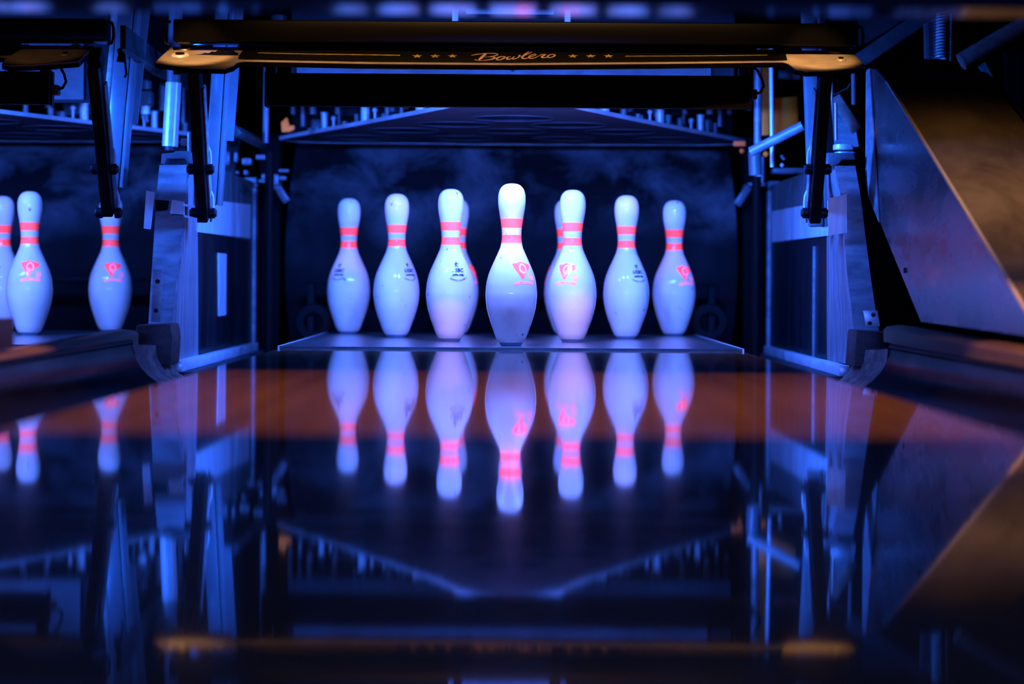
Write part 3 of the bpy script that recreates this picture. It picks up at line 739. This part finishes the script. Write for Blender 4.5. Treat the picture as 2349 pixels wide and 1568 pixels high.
def sweep(dx, label, lettering=True):
    r = thing('sweep_board', label, 'sweep', (dx, 3.88, .64))
    outl = [(393,107),(1175,111),(1952,116),(1988,153),(1900,161),(1850,162.5),(1824,158),(1809,146),(1795,141.5),(1500,145),(1175,147.5),(850,145),(562,139.5),(546,142),(536,150),(516,156.5),(440,154.5),(355,143)]
    q = [bp(x, y) + Vector((dx,0,0)) for x, y in outl]
    MB().prism(q, (0, .0005, -.0022)).build('board', [M['plate']], r, bevel=.0010, label='tan plate with flared ends')
    # black underside skirt giving the dark front edge
    q2 = [bp(x, y, -.0024) + Vector((dx,.0015,0)) for x, y in outl]
    MB().prism(q2, (0, .003, -.0095)).build('skirt', M['black'], r)
    st = [(553,108.3),(1800,114.5),(1806,139),(1795,139.3),(1500,142.6),(1175,145),(850,142.4),(562,137),(546,136),(548,128),(556,118)]
    flat_on_board([st], 'sticker', M['sticker'], r, .0011, .0007, dx).__setitem__('label', 'glossy black sticker')
    jag = [(449,125.5),(462,125),(470,122),(478,123.5),(486,119),(494,120),(502,114.5),(512,113),(520,111.5),(532,113.5),(541,112),(536,118),(548,124),(546,127.5),(500,127.2)]
    flat_on_board([jag], 'torn_patch', M['sticker'], r, .0012, .0007, dx)
    # washers and screws
    for k, (px, py, rr, bright) in enumerate(((413,128,.0205,1),(424,112.5,.0170,0),(1916,120.5,.0170,0),(1929,138,.012,0))):
        c = bp(px, py) + Vector((dx,0,0)); ax = Vector((0,-BM,1)).normalized()
        MB().cyl(c + ax*.0005, c + ax*.004, rr, 28, rr*.85).build('washer', M['bright'] if bright else M['plate'], r, smooth=True)
        MB().cyl(c + ax*.003, c + ax*.0065, rr*.5, 16).build('screw_head', M['blackm'], r, smooth=True)
    g = MB()
    lines = [[(592,122.4),(700,124.8),(700,126.3),(592,123.6)],[(700,124.8),(918,127.6),(918,129.4),(700,126.2)],
             [(1434,130.0),(1600,129.3),(1760,127.4),(1760,128.9),(1600,130.8),(1434,131.4)]]
    for pl in lines: g.add([bp(x,y,.0018)+Vector((dx,0,0)) for x,y in pl], [tuple(range(len(pl)))])
    for sxp in (957,998,1038,1314,1355,1396):
        vs, fs = star_shape(0, 0, 1, .42)
        g.add([bp(sxp + u*12.5, 130.3 - v*4.4, .0018) + Vector((dx,0,0)) for u, v in vs], fs)
    g.build('printed_stars_and_lines', M['gold'], r, label='gold stars and lines')
    if lettering:
        g = MB(); W = 26
        S = [
         ([(190,270),(240,268),(300,255),(430,237),(560,229),(680,231),(760,245),(765,262),(700,285),(600,300),(480,312)], [8,16,20,18,18,20,22,24,22,18,12]),
         ([(480,312),(600,303),(690,312),(705,330),(650,352),(560,371),(450,382),(360,383),(290,372),(285,358)], [12,18,26,34,34,24,16,14,22,26]),
         ([(520,236),(470,275),(420,320),(360,372)], [46,60,64,50]),
         ([(930,305),(870,298),(800,312),(745,345),(760,370),(820,368),(890,340),(925,312),(930,305)], [24,22,30,42,32,26,34,40,26]),
         ([(925,318),(965,318),(1050,300)], [12,16,10]),
         ([(1000,300),(975,325),(965,348),(1000,358),(1060,345),(1110,310),(1130,296)], [22,36,42,32,20,18,12]),
         ([(1130,296),(1095,325),(1095,348),(1140,350),(1200,325),(1235,290),(1250,272)], [24,38,38,26,24,34,24]),
         ([(1235,285),(1215,275),(1262,268)], [14,16,10]),
         ([(1255,300),(1340,282),(1430,240),(1495,205),(1500,188),(1455,190),(1390,225),(1320,285),(1290,320),(1320,342),(1380,338),(1420,325)], [8,12,18,22,20,22,34,44,42,36,28,16]),
         ([(1420,325),(1500,300),(1580,272),(1595,256),(1555,248),(1490,268),(1440,305),(1450,332),(1510,338),(1580,322),(1640,290)], [12,16,20,24,22,28,38,34,26,20,16]),
         ([(1640,290),(1690,262),(1710,245),(1700,258),(1750,254),(1810,252)], [14,20,28,22,20,22]),
         ([(1810,252),(1760,275),(1720,300),(1725,320),(1780,322),(1830,312)], [22,38,42,34,24,16]),
         ([(2000,262),(1960,250),(1900,258),(1850,285),(1850,312),(1900,320),(1960,302),(2000,275),(2000,262)], [30,24,24,36,34,26,32,38,30]),
        ]
        for pts, ws in S:
            pw = spl([(p[0], p[1], w) for p, w in zip(pts, ws)])
            ribbon([(a, b) for a, b, c in pw], [max(c, 6) for a, b, c in pw], .0021, g, dx)
        g.build('printed_lettering', M['rose'], r, label='rose gold script lettering')
    for px in (414, 1925):
        a = P(px, 163, 3.80); a.x += dx
        MB().cyl((a.x-.014, 3.80, a.z), (a.x+.014, 3.80, a.z), .008, 14).build('hinge_barrel', M['dark'], r, smooth=True)
    return r
sw0 = sweep(0, 'sloping tan ended sweep board with black lettered sticker and two hanging arms, above centre lane')
sw1 = sweep(-1.70, 'neighbouring sweep at the upper left, its dark tan board end with one hanging arm', False)

def top_bar(dx, label, x1=.762):
    r = thing('cross_bar', label, 'bar', (dx, 3.93, .70))
    zt = P(CX, 48.5, 3.90).z; zb = P(CX, 100, 3.90).z
    g = MB().box(dx-.752, dx+x1, 3.90, 3.96, zb, zt); g.build('channel', M['bar'], r, bevel=.004, seg=3)
    z2 = P(CX, 114.5, 3.975).z
    MB().box(dx-.62, dx+.55, 3.972, 3.985, z2, zb+.012).build('lower_flange', M['blackm'], r, bevel=.001)
    for s, X in ((-1, dx-.772), (1, dx+x1+.012)):
        MB().tube([(X+s*-.012,3.915,zt-.003),(X,3.915,zt-.008),(X+s*.003,3.915,zt-.02),(X+s*.003,3.915,zb+.01),(X,3.915,zb-.002),(X-s*.010,3.915,zb-.006)], .0035, 8).build('end_clip', M['blackm'], r, smooth=True)
    MB().box(dx-.745, dx-.715, 3.905, 3.95, zb-.004, zb+.010).build('latch', M['dark'], r, bevel=.003)
    return r
top_bar(0, 'long black cross bar at the top with a gold-lit upper edge')
top_bar(-1.66, 'black cross bar of the neighbouring lane at the upper left', .758)

def sweep_arm(pts, s, sweep_root):     # pts: top and bottom in photo coordinates
    (tx, ty), (bx, by) = pts; a = P(tx, ty, 3.93); b = P(bx, by, 4.09)
    arm = MB().beam(a, b, .027, .045).build('sweep_arm', M['blackm'], sweep_root, bevel=.004, label='black hanging arm')
    e = (b - a).normalized(); w = Vector((1,0,0))
    fl = MB().beam(a + w*.0165*s + e*.04 + Vector((0,.015,0)), b + w*.0165*s + Vector((0,.015,0)), .004, .030); fl.build('edge_flange', M['steel'], arm, bevel=.001, label='pale edge flange')
    for t in ((385-ty)/(by-ty), (488-ty)/(by-ty)):
        c = a + (b-a)*t
        for q in (-1, 1):
            c0 = c + w*.015*q; c1 = c + w*.027*q
            MB().cyl(c0, c1, .0125, 20).build('lug', M['blackm'], arm, smooth=True)
            MB().cyl(c1, c1 + w*.004*q, .0085, 18).build('bolt_head', M['dark'], arm, smooth=True)
        lk = [c + w*.023*s + Vector((0,0,dz_)) + w*s*ox for ox, dz_ in ((0,.008),(.0005,.025),(-.001,.040),(-.006,.052),(-.012,.058))]
        MB().tube(lk, .0028, 8).build('hook_link', M['bright'] if t > .6 else M['steel'], arm, smooth=True)
    # hidden pivot bracket joining arm and board
    MB().beam(a + Vector((0,0,.0)), a + Vector((0,.02,.03)), .03, .04).build('pivot_bracket', M['blackm'], arm)
sweep_arm(((446,158),(467,503)), 1, sw0)
sweep_arm(((1893,165),(1867,505)), -1, sw0)
sweep_arm(((217,150),(250,490)), 1, sw1)

# ------------------------------------------------------------------ frame parts left and right
def solo(name, mb, m, label, cat, bevel=0, smooth=False):
    return tag(mb.build(name, m, bevel=bevel, smooth=smooth), label, cat)
def pbeam(a, da, b, db, w, h): return MB().beam(P(*a, da), P(*b, db), w, h)
def strut(a, b, d, wpx, label, flange=True):
    p, q = P(*a, d), P(*b, d); w = wpx/F*d
    r = thing('frame_strut', label, 'strut', tuple(q))
    MB().beam(p, q, w, .03).build('channel', M['paint'], r, bevel=.006, label=None)
    if flange:
        e = Vector((w*.5+.006, .01, 0)); MB().beam(p+e, q+e, .008, .045).build('flange', M['paint'], r, bevel=.001)
        e = Vector((w*.5+.020, .035, 0)); MB().beam(p+e, P(b[0]+6, b[1]-150, d)+e, .018, .004).build('backing_strip', M['paint'], r)
    return r
strut((512,0),(482,470), 4.24, 30, 'pale blue-lit strut behind the left sweep arm')
strut((1853,0),(1872,520), 4.22, 32, 'pale blue-lit strut behind the right sweep arm')
strut((294,-10),(256,430), 4.20, 37, 'pale leaning strut beside the neighbouring sweep arm')
solo('frame_rod', pbeam((270,-10),4.3,(236,330),4.3,.012,.02), M['steel'], 'thin leaning rod left of the pale strut at the upper left', 'rod', .002)
solo('frame_plate', MB().prism([P(x,y,4.36) for x,y in ((254,-10),(274,-10),(272,150),(262,260),(250,340),(252,150))], (0,.008,0)), M['paint'], 'narrow pale plate behind the leaning rod at the upper left', 'plate')
solo('diagonal_rail', MB().prism([P(276,58,3.95), P(276,112,3.95), P(352,172,4.5), P(430,205,5.0), P(430,160,5.0), P(352,118,4.5)], (.012,0,0)), M['dark'], 'dark diagonal rail running back between the two lanes', 'rail')
# strap and hook hanging at the left
r = thing('hanging_strap', 'black knotted strap hanging from the diagonal rail at the left', 'strap', tuple(P(278,130,3.93)))
MB().tube([P(272,112,3.93),P(279,124,3.93),P(278,142,3.93)], [.004,.008,.011], 8).build('knot', M['black'], r, smooth=True)
MB().tube([P(285,122,3.93),P(288,150,3.93),P(290,170,3.93),P(286,178,3.93)], .0025, 8).build('loose_end', M['black'], r, smooth=True)
# cylinder behind the left post
r = thing('shock_cylinder', 'bright vertical cylinder above the left post', 'cylinder', tuple(P(390,336,4.42)))
MB().cyl(P(390,336,4.42), P(398,190,4.42), .0195, 32).build('barrel', M['bright'], r, smooth=True)
MB().cyl(P(398,190,4.42), P(404,-10,4.42), .0165, 24).build('upper_tube', M['paint'], r, smooth=True)
MB().cyl(P(390,345,4.42), P(390,336,4.42), .013, 20).build('foot', M['dark'], r, smooth=True)
r = thing('bolt_assembly', 'small bright bolt and bracket right of the left cylinder', 'bolt', tuple(P(430,350,4.3)))
MB().cyl(P(434,350,4.3), P(434,304,4.3), .005, 14).build('rod', M['bright'], r, smooth=True)
MB().box(*(lambda a: (a.x-.014, a.x+.012, 4.30, 4.33, a.z-.012, a.z+.006))(P(428,322,4.3))).build('bracket', M['steel'], r, bevel=.002)
r = thing('bearing_bracket', 'pale bearing bracket between the leaning strut and the left cylinder', 'bracket', tuple(P(330,280,4.9)))
MB().cyl(P(334,205,4.9), P(334,160,4.9), .016, 20).build('upper_tube', M['paint'], r, smooth=True)
MB().prism([P(x,y,4.9) for x,y in ((300,208),(346,208),(346,240),(318,245),(298,243))], (0,.05,0)).build('bracket_body', M['paint'], r, bevel=.004)
MB().cyl(P(334,262,4.9), P(334,244,4.9), .013, 20).build('nut', M['bright'], r, smooth=True)
MB().cyl(P(337,280,4.9), P(335,262,4.9), .007, 14).build('stud', M['paint'], r, smooth=True)
# small hardware on top of the left kickback board
r = thing('hardware_cluster', 'row of blurred bolts and tabs on top of the left board', 'hardware', tuple(P(560,400,4.8)))
for px, py, w, h in ((518,362,16,34),(540,360,8,24),(565,370,22,16),(563,395,10,12),(598,360,24,12),(543,395,8,8),(605,405,12,14),(628,412,22,26),(650,391,24,8),(648,408,16,10),(585,425,8,10)):
    c = P(px, py, 4.95); k = 4.95/F
    MB().box(c.x-w*k/2, c.x+w*k/2, 4.95, 4.98, c.z-h*k/2, c.z+h*k/2).build('tab', M['paint'], r, bevel=.004)
solo('vertical_tube', MB().cyl(P(609,328,4.75), P(613,60,4.75), .0085, 16), M['paint'], 'thin vertical blue tube left of the holed plate', 'tube', smooth=True)
solo('orange_guard', MB().prism([P(x,y,5.0) for x,y in ((644,280),(658,268),(664,288),(674,286),(675,296),(664,302),(646,303))], (0,.02,0)), M['orange'], 'small orange guard at the left end of the holed plate', 'guard', .003)
solo('spring_housing', MB().cyl(P(640,36,4.5), P(640,60,4.5), .022, 20), M['dark'], 'dark spring housing above the long cross bar at the left', 'housing', smooth=True)
solo('rear_rail', pbeam((540,300),4.5,(600,330),5.0,.02,.03), M['dark'], 'dark rail running back below the thin vertical tube', 'rail', .003)

# right side
solo('vertical_tube', MB().cyl(P(1738,330,4.6), P(1738,60,4.6), .010, 18), M['steel'], 'dark blue vertical tube at the right end of the lamp hood', 'tube', smooth=True)
solo('tube_socket', MB().cyl(P(1733,402,4.7), P(1731,345,4.7), .0175, 24), M['paint'], 'stout blue tube socket below the crossing of the tubes at right', 'socket', smooth=True)
solo('ochre_column', MB().prism([P(x,y,4.9) for x,y in ((1749,60),(1765,60),(1765,310),(1747,310))], (0,.03,0)), M['ochre'], 'upright ochre column right of the lamp hood', 'column', .003)
solo('thin_rod', MB().cyl(P(1771,383,4.55), P(1768,60,4.55), .0055, 14), M['bright'], 'thin bright upright rod just right of the ochre column', 'rod', smooth=True)
solo('ochre_guard', MB().prism([P(x,y,5.1) for x,y in ((1775,225),(1830,220),(1832,285),(1776,312))], (0,.03,0)), M['ochre'], 'broad ochre guard behind the slanting tube at right', 'guard', .004)
solo('blue_pipe', MB().cyl(P(1785,170,5.0), P(1834,172,5.0), .013, 16), M['steel'], 'short level blue pipe under the right end of the sweep board', 'pipe', smooth=True)
solo('slanting_tube', MB().cyl(P(1722,348,4.45), P(1842,288,4.4), .0125, 18), M['steel'], 'dark slanting tube between the lamp hood and the right strut', 'tube', smooth=True)
solo('blue_ledge', MB().box(*(lambda a, b: (a.x, b.x, 4.8, 4.84, b.z, a.z))(P(1773,384,4.8), P(1848,398,4.8))), M['paint'], 'pale blue ledge at the foot of the thin bright rod', 'ledge', .004)
solo('small_tab', MB().box(*(lambda a: (a.x-.017, a.x+.017, 5.1, 5.12, a.z-.007, a.z+.007))(P(1697,329,5.1))), M['salmon'], 'small salmon tab at the right corner of the holed plate', 'tab', .002)
solo('small_bolt', MB().sphere(P(1702,346,5.1), .007), M['salmon'], 'tiny salmon bolt just under the salmon tab', 'bolt', smooth=True)
solo('stop_nut', MB().sphere(P(1757,353,4.9), .008), M['orange'], 'tiny orange nut below the ochre column', 'nut', smooth=True)
r = thing('guide_rails', 'two thin bright upright rails right of the right sweep arm', 'rail', tuple(P(1905,330,4.3)))
MB().cyl(P(1909,325,4.3), P(1907,190,4.3), .0042, 12).build('rail', M['bright'], r, smooth=True)
MB().cyl(P(1918,322,4.3), P(1917,236,4.3), .0038, 12).build('rail', M['bright'], r, smooth=True)
solo('side_sheet', MB().prism([P(x,y,4.42) for x,y in ((1898,215),(1914,228),(1962,290),(1970,336),(1898,336))], (0,.008,0)), M['steel'], 'blue-lit side sheet above the right post', 'sheet')
solo('rusty_link', MB().beam(P(1914,222,4.36), P(1966,300,4.36), .028, .010), M['rust'], 'rusty flat link slanting across the side sheet', 'link', .002)
solo('thin_pipe', MB().cyl(P(1958,240,4.6), P(1957,150,4.6), .0055, 12), M['paint'], 'thin upright blue pipe beside the tall chute', 'pipe', smooth=True)
solo('ring_clamp', MB().lathe([(.010,-.006),(.023,-.006),(.024,0),(.023,.006),(.010,.008),(.010,-.006)], P(1934,338,4.15), 28).lathe([(.0,-.013),(.024,-.013),(.024,-.010),(0,-.010)], P(1938,339,4.15), 28), M['bright'], 'round bright clamp on top of the right post', 'clamp', smooth=True)
solo('twisted_wire', MB().tube([P(1911,216,4.2),P(1922,214,4.2),P(1932,208,4.2),P(1944,203,4.2),P(1950,192,4.2)], .0022, 8), M['dark'], 'dark twisted wire above the rusty link', 'wire', smooth=True)
solo('slanting_beam', MB().beam(P(1955,150,4.6), P(2135,28,4.6), .04, .03), M['dark'], 'dark slanting beam at the upper right above the tall chute', 'beam', .004)
solo('back_panel', MB().prism([P(x,y,4.9) for x,y in ((1968,20),(2115,20),(1985,100),(1970,104))], (0,.01,0)), M['dark'], 'dark blue panel behind the slanting beam', 'panel')
solo('slanting_pipe', MB().cyl(P(2205,142,4.3), P(2420,15,4.3), .022, 24), M['rust'], 'thick dark slanting pipe at the upper right corner', 'pipe', smooth=True)
solo('support_angle', MB().prism([P(x,y,4.5) for x,y in ((2248,152),(2260,142),(2289,201),(2284,203),(2262,172))], (0,.02,0)), M['paint'], 'small blue edged angle right of the tall chute top', 'angle')

def regroup(names, name, label, cat, loc):
    r = thing(name, label, cat, loc)
    for n in names:
        o = bpy.data.objects[n]
        for k in ('label', 'category', 'group'):
            if k in o: del o[k]
        o.location = Vector(o.location) - Vector(loc)
        if o.type == 'MESH': o.parent = r
    return r
rg = regroup(['vertical_tube.001','tube_socket','thin_rod','blue_ledge','slanting_tube','blue_pipe','ochre_column','ochre_guard','stop_nut','small_tab','small_bolt'],
    'machine_frame', 'tubes, rods and ochre panels of the machine frame right of the centre lamp hood', 'machine frame', (.66, 4.72, -.055))
MB().cyl((.655,4.72,-.055),(.655,4.72,.44),.012,16).build('frame_leg', M['black'], rg, smooth=True)
MB().sphere(P(1794,379,4.7), .0055).build('bolt', M['bright'], rg, smooth=True)
MB().cyl(P(1792,356,4.7), P(1799,366,4.7), .004, 10).build('bolt', M['paint'], rg, smooth=True)
rg = regroup(['vertical_tube','spring_housing','rear_rail','orange_guard'],
    'machine_frame', 'tube, rail and small orange guard of the frame left of the centre lamp hood', 'machine frame', (-.66, 4.75, -.055))
MB().cyl((-.655,4.76,-.055),(-.655,4.76,.50),.012,16).build('frame_leg', M['black'], rg, smooth=True)
rg = regroup(['side_sheet','rusty_link','thin_pipe','twisted_wire'],
    'side_bracket', 'blue-lit side sheet with rusty slanting link and thin pipe above the right post', 'bracket', tuple(P(1934,336,4.42)))
rg = regroup(['slanting_beam','back_panel','slanting_pipe','support_angle'],
    'lift_frame', 'dark slanting beam and thick pipe with coil spring at the upper right corner', 'frame', (1.3, 4.5, -.30))
MB().prism([P(x,y,4.4) for x,y in ((2122,54),(2130,50),(2131,134),(2124,134))], (0,.02,0)).build('channel_edge', M['paint'], rg)
MB().prism([P(x,y,4.41) for x,y in ((2130,50),(2145,40),(2146,134),(2131,134))], (0,.02,0)).build('channel_web', M['steel'], rg)
c0 = P(2158,134,4.4); c1 = P(2159,28,4.4); pts = []
for i in range(15*14+1):
    t = i/(15*14); a = 2*math.pi*15*t; c = c0.lerp(c1, t); pts.append(c + Vector((.0115*math.cos(a), .0115*math.sin(a), 0)))
MB().tube(pts, .0024, 6).build('coil_spring', M['bright'], rg, smooth=True)
MB().cyl(P(2180,140,4.4), P(2182,28,4.4), .0022, 8).build('guide_rod', M['steel'], rg, smooth=True)
MB().box(1.26, 1.30, 4.50, 4.54, -.30, .75).build('frame_leg', M['black'], rg)

# ------------------------------------------------------------------ tall chute (ball return hood) at the right
r = thing('ball_chute', 'tall slanting metal chute with tan sloping top at the right', 'chute', (.95, 3.3, .08))
X0, X1, XC = .832, 1.085, .975
def slope_z(d): return .585 + .459*(d-3.887)
side = [(4.13,.655),(4.10,.36),(3.92,.26),(3.58,.080),(2.80,.074),(2.80,slope_z(2.80)),(3.93,slope_z(3.93)),(4.04,.642)]
MB().prism([(X0,y,z) for y,z in side], (.006,0,0)).build('side_sheet', M['worn'], r, label='glossy worn side sheet')
MB().prism([(X1-.006,y,z) for y,z in side], (.006,0,0)).build('far_side_sheet', M['dark'], r)
top = [(2.80,slope_z(2.80)),(3.93,slope_z(3.93)),(4.04,.642),(4.13,.655)]
g = MB(); th = .005
for xa, xb in ((X0+.0061, XC), (XC, X1-.0061)):
    lift1 = 0.0 if xb <= XC else .0; 
    for (ya, za), (yb, zb_) in zip(top, top[1:]):
        dl = .006 if xa == XC else 0.0
        g.prism([(xa,ya,za-dl),(xb,ya,za-(.010 if xb > XC else 0)),(xb,yb,zb_-(.010 if xb > XC else 0)),(xa,yb,zb_-dl)], (0,0,-th))
g.build('top_sheet', M['slope'], r, label='stained tan sloping top')
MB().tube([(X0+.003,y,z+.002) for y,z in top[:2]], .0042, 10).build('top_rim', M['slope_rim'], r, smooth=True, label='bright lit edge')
MB().tube([(X0+.003,y,z+.002) for y,z in top[1:]], .0042, 10).build('upper_rim', M['dark'], r, smooth=True)
MB().prism([(X0-.001,y,z) for y,z in ((4.135,.655),(4.135,.40),(4.10,.36),(3.98,.295),(4.02,.42),(4.09,.655))], (-.003,0,0)).build('back_flange', M['steel'], r, label='blue-lit back flange')
p = Vector((X0-.001, 3.72, .185)); MB().cyl(p, p+Vector((-.003,0,0)), .006, 12).build('rivet', M['blackm'], r)

# ------------------------------------------------------------------ masking unit over the lanes (its glossy underside mirrors the pins)
r = thing('masking_unit', 'black masking panel across the very top edge of the picture', 'masking panel', (0, 2.1, .482))
MB().box(-3.2, 3.2, 2.075, 2.085, .4835, 1.6).build('front_panel', M['black'], r)
MB().box(-3.2, 3.2, 2.075, 2.142, .482, .4833).build('glossy_lip', M['gloss'], r, label='glossy black lower lip')
MB().box(-3.2, 3.2, 2.133, 2.142, .4835, .60).build('back_panel', M['black'], r)
for s in (-1, 1):
    MB().box(s*2.9-.03, s*2.9+.03, 2.09, 2.13, -.30, .4815).build('upright', M['black'], r)

# ------------------------------------------------------------------ lamps
def area(name, loc, target, sx, sy, power, color, spread=180):
    l = bpy.data.lights.new(name, 'AREA'); l.shape = 'RECTANGLE'; l.size = sx; l.size_y = sy; l.energy = power; l.color = color
    l.spread = math.radians(spread)
    o = bpy.data.objects.new(name, l); COL.objects.link(o); o.location = loc
    o.rotation_euler = (Vector(target) - Vector(loc)).to_track_quat('-Z', 'Y').to_euler(); return o
def point(name, loc, r_, power, color):
    l = bpy.data.lights.new(name, 'POINT'); l.shadow_soft_size = r_; l.energy = power; l.color = color
    o = bpy.data.objects.new(name, l); COL.objects.link(o); o.location = loc; return o
def spot_lamp(name, loc, target, ang, power, color):
    l = bpy.data.lights.new(name, 'SPOT'); l.spot_size = math.radians(ang); l.spot_blend = .6; l.energy = power; l.color = color; l.shadow_soft_size = .01
    o = bpy.data.objects.new(name, l); COL.objects.link(o); o.location = loc
    o.rotation_euler = (Vector(target) - Vector(loc)).to_track_quat('-Z', 'Y').to_euler(); return o
UV = (.052, .150, 1.0); BL = (.006, .125, 1.0); WARM = (1.0, .50, .18)
for cx, k in ((0, 1), (S2, .8)):
    for dx in (-.07, .07):
        area('hood_lamp', (cx+dx, 3.985, .563), (cx+dx*2, 4.45, .20), .07, .03, 7.5*k, UV)
    for dx in (-.32, .32):
        area('hood_lamp', (cx+dx, 3.985, .563), (cx+dx*1.5, 4.55, .14), .05, .03, 6*k, UV)
    for sx in (-1, 1):
        area('side_fill_lamp', (cx+sx*.40, 3.975, .566), (cx+sx*.775, 4.55, .28), .05, .02, 5*k, BL, 110)  # added fill aimed at the taped side boards
    point('hood_glow', (cx, 3.99, .566), .012, 4.0*k, BL)
    for dx in (-.06, .06):
        point('machine_lamp', (cx+dx, 4.02, .606), .012, 4.5*k, BL)
# added fill strip far behind the viewer, reaching the pins under the mask
area('front_fill_lamp', (0, -3.2, .61), (0, 4.5, .25), 2.6, .16, 230, UV)
# added points hidden behind the sweep arms to brighten the struts
point('strut_fill_lamp', (-.737, 4.09, .65), .008, .6, BL); point('strut_fill_lamp', (.727, 4.09, .65), .008, .12, BL)
# warm strip for the lane, cut off by an added baffle, and a warm strip for the sweep boards
area('lane_lamp', (0, 2.40, .85), (0, 2.40, 0), 5.6, .02, 42, (1.0,.46,.22))
area('sweep_lamp', (0, 3.30, 1.10), (0, 3.88, .645), 1.2, .04, .9, WARM, 24)
for x0, x1, pw in ((-.62, -.70, 46.0), (.55, .67, 44.0), (-1.2, -1.03, 1.6)):  # separate spots added to brighten the board ends
    spot_lamp('board_end_fill', (x0, 3.30, 1.10), (x1, 3.87, .640), 15, pw, WARM)
area('chute_fill_lamp', (1.05, 2.62, 1.0), (.98, 3.30, .33), .2, .1, .75, (1.0,.55,.2), 50)  # extra warm lamp added to light the chute top
r = bpy.data.objects['masking_unit']
MB().box(-3.2, 3.2, 2.518, 2.522, .70, 1.0).build('added_baffle', M['black'], r)  # added unseen plate that cuts the lane light at its far end
MB().box(-3.2, .80, 3.10, 3.60, .760, .765).build('added_baffle', M['black'], r)  # added unseen tray keeping the sweep light off the pins
MB().box(-3.2, 3.2, 2.142, 3.20, 1.5, 1.51).build('top_board', M['black'], r)
for x in (-3.1, 0, .78): MB().box(x-.01, x+.01, 2.518, 2.522, 1.0, 1.5).build('baffle_hanger', M['black'], r); MB().box(x-.01, x+.01, 3.12, 3.14, .765, 1.5).build('baffle_hanger', M['black'], r)  # hangers for the added baffles

# ------------------------------------------------------------------ world, camera, view
w = bpy.data.worlds.new('hall'); SC.world = w; w.use_nodes = True
w.node_tree.nodes['Background'].inputs[0].default_value = (.02,.02,.05,1); w.node_tree.nodes['Background'].inputs[1].default_value = .02
cam = bpy.data.cameras.new('camera'); co = bpy.data.objects.new('camera', cam); COL.objects.link(co); SC.camera = co
co.location = (0, 0, CH); co.rotation_euler = (math.radians(90), -ROLL, 0)
cam.sensor_width = 36; cam.lens = F*36/2349; cam.shift_x = (2349/2-CX)/2349; cam.shift_y = -(784-HY)/2349
cam.clip_start = .02; cam.clip_end = 50
cam.dof.use_dof = True; cam.dof.focus_distance = 4.02; cam.dof.aperture_fstop = 2.0; cam.dof.aperture_blades = 0
SC.view_settings.view_transform = 'Standard'; SC.view_settings.look = 'None'; SC.view_settings.gamma = 1; SC.view_settings.exposure = 0
SC.view_settings.use_curve_mapping = False
SC.cycles.max_bounces = 8; SC.cycles.glossy_bounces = 6; SC.cycles.sample_clamp_indirect = 6
SC.cycles.use_denoising = True
